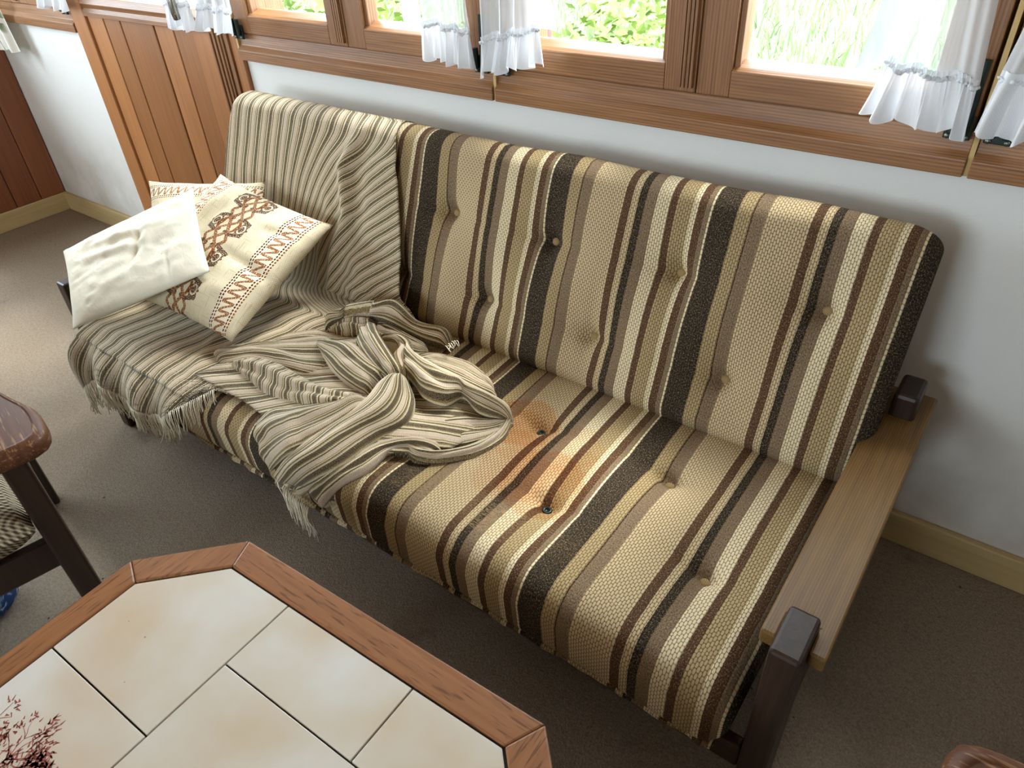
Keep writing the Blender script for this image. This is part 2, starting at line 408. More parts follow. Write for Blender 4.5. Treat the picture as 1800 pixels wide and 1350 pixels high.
class MB:
    def __init__(s): s.v = []; s.f = []; s.uv = []
    def box(s, x0, x1, y0, y1, z0, z1):
        n = len(s.v)
        s.v += [(x, y, z) for z in (z0, z1) for y in (y0, y1) for x in (x0, x1)]
        s.f += [(n, n+2, n+3, n+1), (n+4, n+5, n+7, n+6), (n, n+1, n+5, n+4), (n+2, n+6, n+7, n+3), (n, n+4, n+6, n+2), (n+1, n+3, n+7, n+5)]
        return s
    def hexa(s, pts):                                # 8 points: bottom 4 ccw, top 4 ccw
        n = len(s.v); s.v += [tuple(p) for p in pts]
        s.f += [(n+3, n+2, n+1, n), (n+4, n+5, n+6, n+7)] + [(n+i, n+(i+1) % 4, n+4+(i+1) % 4, n+4+i) for i in range(4)]
        return s
    def prism(s, poly, lo, hi):                      # poly of (x, y) raised from z=lo to z=hi
        n = len(s.v); k = len(poly)
        s.v += [(x, y, lo) for x, y in poly] + [(x, y, hi) for x, y in poly]
        s.f += [tuple(n+i for i in reversed(range(k))), tuple(n+k+i for i in range(k))]
        s.f += [(n+i, n+(i+1) % k, n+k+(i+1) % k, n+k+i) for i in range(k)]
        return s
    def xprism(s, poly, x0, x1):                     # poly of (y, z) along x
        n = len(s.v); k = len(poly)
        s.v += [(x0, y, z) for y, z in poly] + [(x1, y, z) for y, z in poly]
        s.f += [tuple(n+i for i in reversed(range(k))), tuple(n+k+i for i in range(k))]
        s.f += [(n+i, n+(i+1) % k, n+k+(i+1) % k, n+k+i) for i in range(k)]
        return s
    def tube(s, pts, r, k=6, cap=True):
        pts = [Vector(p) for p in pts]; n0 = len(s.v)
        rs = r if isinstance(r, (list, tuple)) else [r]*len(pts)
        t0 = (pts[1]-pts[0]).normalized(); a = t0.orthogonal().normalized()
        for i, p in enumerate(pts):
            t = (pts[min(i+1, len(pts)-1)] - pts[max(i-1, 0)])
            t = t.normalized() if t.length > 1e-9 else t0
            a = (a - t*a.dot(t)); a = a.normalized() if a.length > 1e-6 else t.orthogonal().normalized()
            bb = t.cross(a)
            for j in range(k):
                an = 2*PI*j/k; s.v.append(tuple(p + (a*math.cos(an) + bb*math.sin(an))*rs[i]))
        for i in range(len(pts)-1):
            for j in range(k):
                q = n0+i*k+j; q2 = n0+i*k+(j+1) % k; s.f.append((q, q2, q2+k, q+k))
        if cap:
            s.f.append(tuple(n0+j for j in reversed(range(k)))); s.f.append(tuple(n0+(len(pts)-1)*k+j for j in range(k)))
        return s
    def lathe(s, prof, c, axis='Z', k=20):
        n0 = len(s.v); c = Vector(c)
        for r, h in prof:
            for j in range(k):
                an = 2*PI*j/k; q = (r*math.cos(an), r*math.sin(an), h)
                if axis == 'Y': q = (q[0], q[2], q[1])
                if axis == 'X': q = (q[2], q[0], q[1])
                s.v.append(tuple(c+Vector(q)))
        for i in range(len(prof)-1):
            for j in range(k):
                q = n0+i*k+j; q2 = n0+i*k+(j+1) % k; s.f.append((q, q2, q2+k, q+k))
        s.f.append(tuple(n0+j for j in reversed(range(k)))); s.f.append(tuple(n0+(len(prof)-1)*k+j for j in range(k)))
        return s
    def grid(s, rows, uvrows=None):
        n0 = len(s.v); k = len(rows[0])
        for r in rows: s.v += [tuple(p) for p in r]
        if uvrows:
            for r in uvrows: s.uv += list(r)
        for i in range(len(rows)-1):
            for j in range(k-1):
                q = n0+i*k+j; s.f.append((q, q+1, q+k+1, q+k))
        return s
    def done(s, name, m, parent=None, **kw):
        return link(name, s.v, s.f, m, parent, uvs=(s.uv if len(s.uv) == len(s.v) and s.uv else None), **kw)

def tag(o, label, cat, group=None, kind=None):
    if label: o['label'] = label
    if cat: o['category'] = cat
    if group: o['group'] = group
    if kind: o['kind'] = kind
    return o
def thing(name, label, cat, loc=(0, 0, 0), rz=0.0, group=None):
    o = bpy.data.objects.new(name, None); C.objects.link(o); o.location = loc; o.rotation_euler = (0, 0, rz)
    o.empty_display_size = 0.1
    return tag(o, label, cat, group)
def struct(o): o['kind'] = 'structure'; return o
def lerp(a, b, t): return a + (b-a)*t
def sm(t): t = max(0.0, min(1.0, t)); return t*t*(3-2*t)
def catmull(P, n, closed=False):
    P = [Vector(p) for p in P]; L = [0.0]
    for i in range(1, len(P)): L.append(L[-1] + max((P[i]-P[i-1]).length, 1e-6))
    out = []
    for q in range(n):
        d = L[-1]*q/(n-1); i = 0
        while i < len(P)-2 and d > L[i+1]: i += 1
        t = (d-L[i])/(L[i+1]-L[i])
        p0 = P[i-1] if i > 0 else P[i]*2-P[i+1]; p1 = P[i]; p2 = P[i+1]; p3 = P[i+2] if i+2 < len(P) else P[i+1]*2-P[i]
        out.append(0.5*((2*p1)+(p2-p0)*t+(2*p0-5*p1+4*p2-p3)*t*t+(3*p1-p0-3*p2+p3)*t**3))
    return out
def hsh(*a):
    x = math.sin(sum(v*k for v, k in zip(a, (12.9898, 78.233, 37.719, 4.581))))*43758.5453
    return x-math.floor(x)
def vn(x, y, s=0.0):                                 # smooth value noise, -1..1
    xi, yi = math.floor(x), math.floor(y); fx, fy = sm(x-xi), sm(y-yi)
    a = lerp(hsh(xi, yi, s), hsh(xi+1, yi, s), fx); b = lerp(hsh(xi, yi+1, s), hsh(xi+1, yi+1, s), fx)
    return lerp(a, b, fy)*2-1

# ------------------------------------------------------------------ the room
YW = 1.465; XL = -3.98; XR = 2.3; YR = -3.0; ZC = 2.35
struct(MB().box(XL-.2, XR+.2, YR-.2, YW+.2, -.1, 0).done('floor', 'carpet', smooth=False))
struct(MB().box(XL-.2, XR+.2, YR-.2, YW+.25, ZC, ZC+.12).done('ceiling', 'ceiling', smooth=False))
w = MB().box(XL-.2, -3.157, YW, YW+.2, 0, .90).box(-2.148, XR, YW, YW+.2, 0, .90).box(XL-.2, XR, YW, YW+.2, 1.9, ZC)
w.box(.44, XR, YW, YW+.2, .90, 1.9)  # wall filled in out of view so less sun reaches the carpet
struct(w.done('wall_back', 'plaster', smooth=False))
w = MB().box(XL-.2, XL, YR, YW, 0, .92).box(XL-.2, XL, YR, YW, 1.95, ZC).box(XL-.2, XL, YR, -1.1, .92, 1.95).box(XL-.2, XL, 1.1, YW, .92, 1.95)
wl = struct(w.done('wall_left', 'plaster', smooth=False))
b = MB()
for i in range(11):
    y0 = YW-.004-(i+1)*.118
    b.box(XL, XL+.018, y0+.002, y0+.118, .09, .92)
b.done('panel_boards', 'red_wood', wl, bevel=.004)['label'] = 'reddish brown vertical panel boards'
struct(MB().box(XR, XR+.2, YR, YW+.2, 0, ZC).done('wall_right', 'plaster', smooth=False))
RZ = (-2.1, -.3, .9, 2.0)
w = MB().box(XL-.2, RZ[0], YR-.2, YR, 0, ZC).box(RZ[1], XR+.2, YR-.2, YR, 0, ZC).box(RZ[0], RZ[1], YR-.2, YR, 0, RZ[2]).box(RZ[0], RZ[1], YR-.2, YR, RZ[3], ZC)
struct(w.done('wall_rear', 'plaster', smooth=False))
struct(MB().box(-2.148, XR, YW-.018, YW, 0, .09).done('baseboard_back', 'base_wood', bevel=.004))
struct(MB().box(XL+.02, -3.157, YW-.018, YW, 0, .09).done('baseboard_corner', 'base_wood', bevel=.004))
struct(MB().box(XL, XL+.02, YR, YW, 0, .09).done('baseboard_left', 'base_wood_y', bevel=.004))

# windows of the back wall: beam below, frame, two sashes, panes, hinges
ZB, ZS, ZG, ZT = .892, .968, 1.036, 1.9
def hinge(x, parent, side):
    h = MB().box(x-.021, x+.021, 1.436, 1.4415, .955, .995)
    for dx in (-.011, .011): h.tube([(x+dx, 1.431, .966), (x+dx, 1.431, 1.085 if dx*side < 0 and side < 0 else 1.012)], .0068, 10)
    o = h.done('hinge', 'metal_dark', parent, bevel=.0015)
    s = MB()
    for dx in (-.014, .014): s.lathe([(.0001, -.002), (.0045, -.002), (.0045, .001), (.0001, .001)], (x+dx, 1.4345, .960), 'Y', 12)
    s.done('screw', 'screw', o)
    return o
def window(n, x0, x1, hinges=True, mid=None):
    fr = bpy.data.objects.new('window_%d' % n, None); C.objects.link(fr); fr['kind'] = 'structure'
    a, e = x0+.004, x1-.004
    beam = MB().xprism([(YW+.2, ZB), (YW-.028, ZB), (YW-.028, ZB+.030), (YW-.014, ZB+.042), (YW-.010, ZS), (YW+.2, ZS)], a, e)
    beam.done('sill_beam', 'win_wood', fr, bevel=.002)
    MB().box(x0-.004, x0+.004, YW-.02, YW+.08, ZB+.001, ZT).done('joint_strip', 'gap_wood', fr, smooth=False)
    MB().box(a, e, 1.50, 1.62, ZT-.06, ZT+.02).box(a, a+.035, 1.50, 1.62, ZS, ZT).box(e-.035, e, 1.50, 1.62, ZS, ZT).done('outer_frame', 'win_wood_z', fr, bevel=.003)
    MB().box(a, e, 1.50, 1.60, ZS-.02, 1.008).done('outside_sill', 'paint_out', fr, bevel=.003)
    m_ = mid if mid is not None else (x0+x1)/2
    for k, (s0, s1) in enumerate(((a+.006, m_-.001), (m_+.001, e-.006))):
        st = .082; y0, y1 = 1.447, 1.497
        rail = [(y1, ZS+.002), (y0, ZS+.002), (y0, ZG-.016), (y0+.010, ZG-.010), (y1-.012, ZG), (y1, ZG)]
        sash = MB().xprism(rail, s0+st-.012, s1-st+.012).done('sash', 'win_wood', fr, bevel=.0015)
        MB().box(s0, s0+st-.012, y0, y1, ZS+.002, ZT-.005).box(s1-st+.012, s1, y0, y1, ZS+.002, ZT-.005).box(s0+st-.012, s0+st, y0+.010, y1, ZG-.014, ZT-.06).box(s1-st, s1-st+.012, y0+.010, y1, ZG-.014, ZT-.06).done('stile', 'win_wood_z', sash, bevel=.003)
        MB().box(s0+st-.012, s1-st+.012, y0, y1, ZT-.07, ZT-.005).done('top_rail', 'win_wood', sash, bevel=.003)
        MB().box(s0+st-.006, s1-st+.006, 1.4815, 1.4855, ZG-.006, ZT-.065).done('pane', 'glass', sash, smooth=False)
    strip = MB()
    for i in range(4): strip.box(m_-.036+i*.008, m_-.036+i*.008+.0065, 1.4375, 1.4475, ZS+.012, ZT-.01)
    strip.done('cover_strip', 'win_wood_z', fr, bevel=.0015)
    if hinges:
        hinge(x0+.031, fr, 1); hinge(x1-.031, fr, -1)
    return fr
W1 = window(1, XL, -3.157)
W2 = window(2, -2.148, -1.140)
W3 = window(3, -1.140, -.109)
W4 = window(4, -.109, .44)  # unseen right end cut short to keep a sun patch off the floor

def plainwin(n, ax, lo, hi, z0, z1, at):            # simple glazed window in another wall
    fr = bpy.data.objects.new('window_%d' % n, None); C.objects.link(fr); fr['kind'] = 'structure'
    f = MB(); g = MB(); mid = (lo+hi)/2; t = .06
    def bx(q, l, h, za, zb, d):
        if ax == 'y': q.box(l, h, at-d, at+d, za, zb)
        else: q.box(at-d, at+d, l, h, za, zb)
    bx(f, lo, hi, z0, z0+t, .04); bx(f, lo, hi, z1-t, z1, .04)
    for q in (lo, mid-t/2, hi-t): bx(f, q, q+t, z0+t, z1-t, .04)
    bx(g, lo+t, hi-t, z0+t, z1-t, .003)
    o = f.done('frame', 'win_wood_z', fr, bevel=.003); g.done('pane', 'glass', fr, smooth=False)
plainwin(5, 'x', -1.1, 1.1, .92, 1.95, XL-.1)
plainwin(6, 'y', RZ[0], RZ[1], RZ[2], RZ[3], YR-.1)

# terrace door between the windows: boarded below, glazed above
D0, D1 = -3.157, -2.148
dr = bpy.data.objects.new('door_1', None); C.objects.link(dr); dr['kind'] = 'structure'
b = MB(); edges = [D0+.10+i*.1105 for i in range(8)]
for i in range(7): b.box(edges[i]+.0012, edges[i+1]-.0012-(.004 if i == 3 else 0), 1.450+.002*(i % 3), 1.49, .10, .957)
b.done('board_panel', 'door_wood', dr, bevel=.003)
MB().box(D0+.1, D1-.1, 1.462, 1.52, .02, .98).done('door_core', 'dark_wood', dr, smooth=False)
MB().box(D0+.002, D0+.10, 1.440, 1.52, .0, ZT).done('door_stile', 'door_wood', dr, bevel=.004)
b = MB()
for i in range(6): b.box(edges[7]+.002+i*.0105, edges[7]+.002+i*.0105+.0088, 1.436+.004*(i % 2), 1.52, .0, ZT)
b.box(edges[7]+.066, D1-.050, 1.445, 1.52, .0, ZT).done('reeded_stile', 'win_wood_z', dr, bevel=.002)
MB().box(D1-.049, D1-.003, 1.452, YW+.07, .0, ZT).done('door_jamb', 'door_wood', dr, bevel=.003)
MB().xprism([(1.52, .958), (1.438, .958), (1.438, .972), (1.446, .985), (1.440, 1.0), (1.448, 1.022), (1.49, 1.035), (1.52, 1.035)], D0+.1, D1-.104).done('middle_rail', 'win_wood', dr, bevel=.001)
MB().box(D0+.1, D1-.104, 1.44, 1.52, .02, .10).done('bottom_rail', 'win_wood', dr, bevel=.003)
MB().box(D0, D1, 1.44, 1.52, ZT-.09, ZT).done('top_rail', 'win_wood', dr, bevel=.003)
MB().box(D0+.1, D1-.1, 1.482, 1.486, 1.03, ZT-.09).done('pane', 'glass', dr, smooth=False)
h = MB().tube([(-2.318, 1.385, 1.17), (-2.318, 1.368, 1.155), (-2.315, 1.366, 1.03), (-2.316, 1.369, 1.008)], [.013, .013, .012, .011], 10)
h.tube([(-2.318, 1.385, 1.165), (-2.318, 1.44, 1.165)], .009, 10)
h.done('handle', 'metal', dr)

# outside: meadow rising behind the house
b = MB(); rows = []
for i in range(24):
    y = 1.75 + i*.75; rows.append([(x*1.4-24, y, -.35 + max(0, y-4)*.03 + .12*vn(x*.7, y*.5)) for x in range(24)])
struct(b.grid(rows).done('ground', 'ground_tone'))
rnd = random.Random(3); b = MB()
for i in range(17000):
    y = 2.6 + 9.5*rnd.random()**1.1; x = rnd.uniform(-1.75, .25)*(y)*1.0 + rnd.uniform(-.6, .6)
    z = -.35 + max(0, y-4)*.03; hgt = rnd.uniform(.12, .38); wd = rnd.uniform(.006, .013); a = rnd.uniform(0, PI); le = rnd.uniform(-.16, .16), rnd.uniform(-.12, .12)
    dx, dy = math.cos(a)*wd, math.sin(a)*wd; n = len(b.v)
    b.v += [(x-dx, y-dy, z-.05), (x+dx, y+dy, z-.05), (x+dx*.7+le[0]*.4, y+dy*.7+le[1]*.4, z+hgt*.65), (x-dx*.7+le[0]*.4, y-dy*.7+le[1]*.4, z+hgt*.65), (x+le[0], y+le[1], z+hgt)]
    b.f += [(n, n+1, n+2, n+3), (n+3, n+2, n+4)]
g = b.done('meadow_grass', 'grass', smooth=False); tag(g, 'tall bright meadow grass outside the windows', 'grass', kind='stuff')
def shrub(cx, cy, cz, r, label, seed):
    rnd = random.Random(seed); b = MB()
    t = thing('shrub', label, 'shrub', (cx, cy, -.2))
    for i in range(900):
        d = Vector((rnd.gauss(0, 1), rnd.gauss(0, 1), rnd.gauss(0, 1))).normalized()*r*rnd.random()**.4
        p = Vector((d.x, d.y, cz+.2+d.z)); a = Vector((rnd.gauss(0, 1), rnd.gauss(0, 1), rnd.gauss(0, .6))).normalized(); s_ = rnd.uniform(.03, .06)
        c_ = a.orthogonal().normalized()*s_*.4; n = len(b.v)
        b.v += [tuple(p-a*s_), tuple(p+c_), tuple(p+a*s_), tuple(p-c_)]; b.f.append((n, n+1, n+2, n+3))
    b.done('foliage', 'leaf', t, smooth=False)
    b = MB()
    for i in range(5): b.tube([(0, 0, -.15), (rnd.uniform(-.3, .3)*r, rnd.uniform(-.3, .3)*r, cz+.2)], [.02, .008], 6)
    b.done('stem', 'ground_tone', t)
shrub(-4.35, 3.3, .35, .48, 'yellow green shrub outside, seen through the pane nearest the door', 1)
shrub(-3.45, 3.5, .25, .50, 'yellow green shrub outside, left of the hanging curtain pair', 2)
shrub(-2.30, 4.2, .35, .42, 'green shrub outside beside the faded red post', 3)
o = MB().tube([(-1.86, 2.72, -.35), (-1.86, 2.72, 2.2)], .026, 14).done('garden_post', 'pink_paint', origin=(-1.86, 2.72, -.35))
tag(o, 'faded red round post outside, right of the middle curtains', 'post')
o = MB().box(-2.62, -2.555, 1.86, 1.92, -.35, 2.2).box(-2.90, -2.84, 1.86, 1.92, -.35, 2.2).box(-2.9, -2.555, 1.87, 1.91, 1.0, 1.06).done('terrace_post', 'yellow_wood', origin=(-2.6, 1.89, -.35), bevel=.004)
tag(o, 'yellow wooden terrace rail post outside beside the door', 'post')

# ------------------------------------------------------------------ the sofa
STAINS = [(-.735, .965, .075, 1.25), (-.60, .83, .085, .95), (-.67, .82, .07, .55), (-.60, .95, .06, .4), (-.70, .90, .05, .6), (-.55, .90, .05, .45)]
MAT['cloth_seat'] = sofa_cloth('sofa_seat_cloth', True)
MAT['cloth_back'] = sofa_cloth('sofa_back_cloth')
MAT['throw'] = throw_cloth()

def rr_loop(Sz, T, rc, crown, nf=64, nc=9, nb=14):
    """closed outline of a padded slab in (s, n): front face first (s rising), then end, back face, other end"""
    P = []
    h, t = Sz/2, T/2
    for i in range(nf):
        s = lerp(-h+rc, h-rc, i/(nf-1)); P.append((s, t + crown*(1-(s/(h))**2)))
    c0 = crown*(1-((h-rc)/h)**2)
    for (cs, cn, a0) in ((h-rc, t-rc, 90), (h-rc, -t+rc, 0)):
        for i in range(1, nc+1):
            a = math.radians(a0-90*i/(nc+1)); P.append((cs+rc*math.cos(a), cn+rc*math.sin(a) + (c0*math.sin(a) if a0 == 90 else 0)))
    for i in range(nb): P.append((lerp(h-rc, -h+rc, i/(nb-1)), -t))
    for (cs, cn, a0) in ((-h+rc, -t+rc, -90), (-h+rc, t-rc, 180)):
        for i in range(1, nc+1):
            a = math.radians(a0-90*i/(nc+1)); P.append((cs+rc*math.cos(a), cn+rc*math.sin(a) + (c0*math.sin(a) if a0 == 180 else 0)))
    return P, nf

class Pad:
    def __init__(s, x0, x1, Sz, T, rc, crown, re, cen, sd, nd, buttons, w0, seed):
        s.__dict__.update(locals())
        s.loop, s.nf = rr_loop(Sz, T, rc, crown)
    def world(s, x, a, n):
        return Vector((x, s.cen[0]+s.sd[0]*a+s.nd[0]*n, s.cen[1]+s.sd[1]*a+s.nd[1]*n))
    def dent(s, x, a):
        d = 0.0
        for bx, ba in s.buttons:
            dx, da = x-bx, a-ba; r2 = dx*dx+da*da
            d += .019*math.exp(-r2/(2*.058**2)) + .021*math.exp(-r2/(2*.017**2))
            d += .006*math.exp(-dx*dx/(2*.07**2)-da*da/(2*.008**2)) + .003*math.exp(-da*da/(2*.10**2)-dx*dx/(2*.010**2))
        return d - .004*vn(x*5+s.seed, a*6) - .0016*vn(x*17, a*15+s.seed)
    def build(s, name, m, parent):
        xs = []; re = s.re; N = 190
        for i in range(10): xs.append(s.x0 + re*(1-math.cos(PI/2*i/10)))
        for i in range(N+1): xs.append(lerp(s.x0+re, s.x1-re, i/N))
        for i in range(9, -1, -1): xs.append(s.x1 - re*(1-math.cos(PI/2*i/10)))
        arc = [0.0]; L = s.loop
        for i in range(1, len(L)+1):
            p, q = L[i-1], L[i % len(L)]; arc.append(arc[-1]+math.hypot(p[0]-q[0], p[1]-q[1]))
        b = MB(); rows = []; uvs = []
        for x in xs:
            d = min(x-s.x0, s.x1-x); e = max(0.0, 1-d/re); k = math.sqrt(max(0.0, 1-e*e)); k = max(k, .02)
            row = []; uv = []
            for i in range(len(L)+1):
                a, n = L[i % len(L)]
                if n > s.T/2-s.rc*.6 and abs(a) < s.Sz/2-s.rc*.2:
                    n -= s.dent(x, a)
                elif abs(a) > s.Sz/2 - s.rc: a += .004*vn(x*6, s.seed+n*9)
                n *= lerp(1, k, .98); a *= 1-(1-k)*re/s.Sz*1.1
                row.append(s.world(x, a, n)); uv.append((x, s.w0+arc[i]))
            rows.append(row); uvs.append(uv)
        b.grid(rows, uvs)
        n = len(rows[0])
        o = b.done(name, m, parent)
        return o

sofa = thing('sofa', 'striped brown and beige sofa with dark wooden arms under the windows', 'sofa')
SB = [(-.706, .985), (-.569, .805), (-.402, .998), (-.244, .815), (-.862, .815), (-1.0, .99), (-1.155, .81), (-1.30, .99), (-1.45, .81), (-1.60, .99), (-1.75, .81), (-1.89, .99)]
seat = Pad(-2.015, -.112, .715, .165, .062, .012, .05, (.9600, .2985), (1, 0), (0, 1), [(x, y-.96) for x, y in SB], .6025+.062, 1.3)
seat_o = seat.build('seat_cushion', 'cloth_seat', sofa)
SD, ND = (.377, .926), (-.926, .377)
BS, BT = .511, .125
B0 = (1.118, .381)
bc = (B0[0]+SD[0]*BS/2-ND[0]*BT/2, B0[1]+SD[1]*BS/2-ND[1]*BT/2)
BB = [(-1.149, 1.239, .677), (-.848, 1.237, .673), (-.54, 1.239, .678), (-.242, 1.24, .679), (-1.002, 1.17, .508), (-.703, 1.168, .504), (-.39, 1.169, .504), (-1.30, 1.17, .506), (-1.45, 1.24, .677), (-1.60, 1.17, .506), (-1.75, 1.24, .677)]
pv = []
b = MB(); b.tube([(lerp(-1.99, -.13, i/90), .625+.004*vn(i*.9, 2.0), .222+.003*vn(i*1.3, 5.0)) for i in range(91)], .0085, 8)
link('seam_piping', b.v, b.f, 'cloth_seat', seat_o, uvs=[(x+.012, .3+z) for x, y, z in b.v])
bs = [(x, (y-bc[0])*SD[0]+(z-bc[1])*SD[1]) for x, y, z in BB]
back = Pad(-2.012, -.095, BS-.008, BT, .052, .010, .07, bc, SD, ND, bs, 0.0, 5.1)
back_o = back.build('back_cushion', 'cloth_back', sofa)
def button(pad, parent, x, a, missing=False):
    n = pad.T/2 + pad.crown*(1-(a/(pad.Sz/2))**2) - pad.dent(x, a)
    c = pad.world(x, a, n); nd = Vector((0, pad.nd[0], pad.nd[1])); t1 = Vector((1, 0, 0)); t2 = nd.cross(t1)
    b = MB(); prof = [(.0001, .0065), (.005, .0062), (.009, .004), (.0105, .0005), (.0095, -.004)] if not missing else [(.0001, -.001), (.0045, -.001), (.005, .0022), (.0085, .0026), (.0105, .0), (.0105, -.003)]
    K = 16
    for r, h in prof:
        for j in range(K):
            an = 2*PI*j/K; b.v.append(tuple(c + t1*(r*math.cos(an)) + t2*(r*math.sin(an)) + nd*(h+(.0065 if missing else .002))))
    for i in range(len(prof)-1):
        for j in range(K):
            q = i*K+j; q2 = i*K+(j+1) % K; b.f.append((q, q2, q2+K, q+K))
    b.f.append(tuple(range(K)))
    o = b.done('button_hole' if missing else 'button', 'metal_dark' if missing else 'button', parent)
    if missing: o['label'] = 'dark metal ring where a button is missing'
for i, (x, y) in enumerate(SB[:4]): button(seat, seat_o, x, y-.96, i < 2)
for x, a in bs[:7]: button(back, back_o, x, a)

def post(x, y0, y1, top):
    return MB().hexa([(x-.0225, y0, 0), (x+.0225, y0, 0), (x+.0225, y1, 0), (x-.0225, y1, 0), (x-.0225, y0, top), (x+.0225, y0, top), (x+.0225, y1, top), (x-.0225, y1, top)])
for x in (-.0695, -2.048):
    post(x, .642, .733, .502).done('leg', 'dark_wood', sofa, bevel=.006)
    y = 1.30
    MB().hexa([(x-.0225, y, 0), (x+.0225, y, 0), (x+.0225, y+.085, 0), (x-.0225, y+.085, 0), (x-.0225, y-.02, .528), (x+.0225, y-.02, .528), (x+.0225, y+.062, .528), (x-.0225, y+.062, .528)]).done('leg', 'dark_wood', sofa, bevel=.008)
    sx = 1 if x > -1 else -1
    xa, xb = x-.0465, x+.0475
    # armrest with a notch at each end that the legs pass through
    poly = [(xa, .687), (x-.0228, .687), (x-.0228, .7332), (x+.0228, .7332), (x+.0228, .687), (xb, .687), (xb, 1.386), (xa, 1.386)]
    MB().prism(poly, .447, .475).done('armrest', 'arm_wood', sofa, bevel=.004)
    MB().box(x-.016, x+.016, .70, 1.32, .15, .20).done('side_rail', 'dark_wood', sofa, bevel=.004)
MB().box(-2.025, -.093, .652, .674, .150, .212).done('front_rail', 'dark_wood_x', sofa, bevel=.004)
MB().box(-2.025, -.093, 1.30, 1.325, .150, .212).done('back_rail', 'dark_wood_x', sofa, bevel=.004)
b = MB()
for i in range(9):
    x = -1.93+i*.218; b.box(x-.03, x+.03, .67, 1.305, .196, .2115)
b.done('slat_base', 'dark_wood_x', sofa, smooth=False)

# ------------------------------------------------------------------ throw over the left end
throw = thing('throw_blanket', 'striped woven throw with cream fringe draped over the left end of the sofa', 'blanket')
path = []
L = back.loop; nf = back.nf
seq = [back.world(0, a, n+(.007 if i < nf+9 else .007)) for i, (a, n) in enumerate(L[:nf+20])]
bp = [(p.y, p.z) for p in seq if p.z > .405]
bp = [(1.447, .70), (1.447, .76)] + [(y, z) for y, z in reversed(bp)][4:]
sl = [(seat.world(0, a, n+.007).y, seat.world(0, a, n+.007).z) for a, n in reversed(seat.loop[:seat.nf])]
sl = [(y, z) for y, z in sl if y < 1.085]
fr = [(.640, .384), (.614, .366), (.596, .338), (.586, .305), (.583, .275), (.585, .245), (.590, .215), (.596, .18)]
sl = [(y, z) for y, z in sl if y > .655]
path = catmull([(0, y, z) for y, z in bp] + [(0, 1.112, .405)] + [(0, y, z) for y, z in sl] + [(0, y, z) for y, z in fr], 300)
acc = [0.0]
for i in range(1, len(path)): acc.append(acc[-1]+(path[i]-path[i-1]).length)
itop = max(range(len(path)), key=lambda i: path[i].z)
icr = min(range(60, 260), key=lambda i: (path[i]-Vector((0, 1.112, .405))).length)
ifr = min(range(icr, len(path)), key=lambda i: abs(path[i].y-.66) + (0 if path[i].z > .36 else 9))
def interp(tab, t):
    if t <= tab[0][0]: return tab[0][1]
    for (a, p), (b_, q) in zip(tab, tab[1:]):
        if t <= b_: return lerp(p, q, (t-a)/(b_-a))
    return tab[-1][1]
def zone(i):                                        # 0 top .. 1 crease .. 2 front edge .. 3 hem
    if i <= itop: return -(itop-i)/max(1, itop)
    if i <= icr: return (acc[i]-acc[itop])/(acc[icr]-acc[itop])
    if i <= ifr: return 1+(acc[i]-acc[icr])/(acc[ifr]-acc[icr])
    return 2+(acc[i]-acc[ifr])/(acc[-1]-acc[ifr])
XRt = [(-1, -1.38), (0, -1.355), (.25, -1.315), (.45, -1.285), (.6, -1.265), (.75, -1.256), (.88, -1.23), (1.0, -1.16), (1.15, -1.10), (1.7, -1.14), (1.9, -1.28), (2.0, -1.36), (2.1, -1.41), (3, -1.46)]
XLt = [(-1, -2.0), (0, -1.985), (.12, -2.005), (.3, -2.018), (1, -2.02), (1.5, -2.025), (1.95, -2.03), (2.2, -2.03), (3, -2.055)]
hemz = [(-2.06, .195), (-2.0, .222), (-1.94, .262), (-1.87, .286), (-1.82, .288), (-1.785, .275), (-1.70, .276), (-1.645, .277), (-1.56, .300), (-1.505, .336), (-1.44, .378), (-1.36, .39)]
b = MB(); rows = []; uvs = []
NA = 150
def tl(i):
    j0, j1 = max(i-1, 0), min(i+1, len(path)-1); t = (path[j1]-path[j0]).normalized(); return Vector((0, t.z, -t.y))
def drape(x, i, zf):
    z = zone(i); p = path[i].copy(); n = tl(i)
    h = .0
    if z < 1.05:                                     # on the back cushion
        fx = interp([(0, -1.44), (.3, -1.505), (.55, -1.47), (.75, -1.50), (1, -1.50)], z)
        e = sm(z/.25)*sm((1.12-z)/.15)
        h += .020*e*math.exp(-((x-fx)/.020)**2) - .006*e*math.exp(-((x-fx-.045)/.03)**2)
        h += .012*e*math.exp(-((x-fx+.10-.05*z)/.022)**2)*sm((z-.35)/.3)
        h += .0055*e*sm((x+1.5)/.1)*(1+vn(x*9, z*16))
        h += .012*sm((x+1.62)/.2)*sm((z-.6)/.4)*(1+vn(x*14+2, z*13))
        h += .0022*(1+vn(x*11, z*7+3))
    elif z < 2.2:
        h += .003*(1+vn(x*7+1, z*9)) + .007*sm((x+1.6)/.25)*(1+vn(x*9, z*11+5))*sm((2.1-z)/.2)
        h += .008*math.exp(-((x+1.62-.25*(z-1.6))/.03)**2)*sm((z-1.2)/.2)*sm((2.05-z)/.15)
    if z > 1.85:
        k = sm((z-1.85)/.6)
        h += k*.010*(1+math.sin((x*1.0)*2*PI/.155+.8))*sm((z-1.9)/.5) + k*.004*vn(x*16, z*3)
    p = p + n*h; p.x = x
    # left end turns down over the cushion end
    if z > 1.3:
        o = max(0.0, -1.985-x); p.z -= (o/.07)**1.5*.05*sm((z-1.3)/.5)
    return p
IM = len(path)
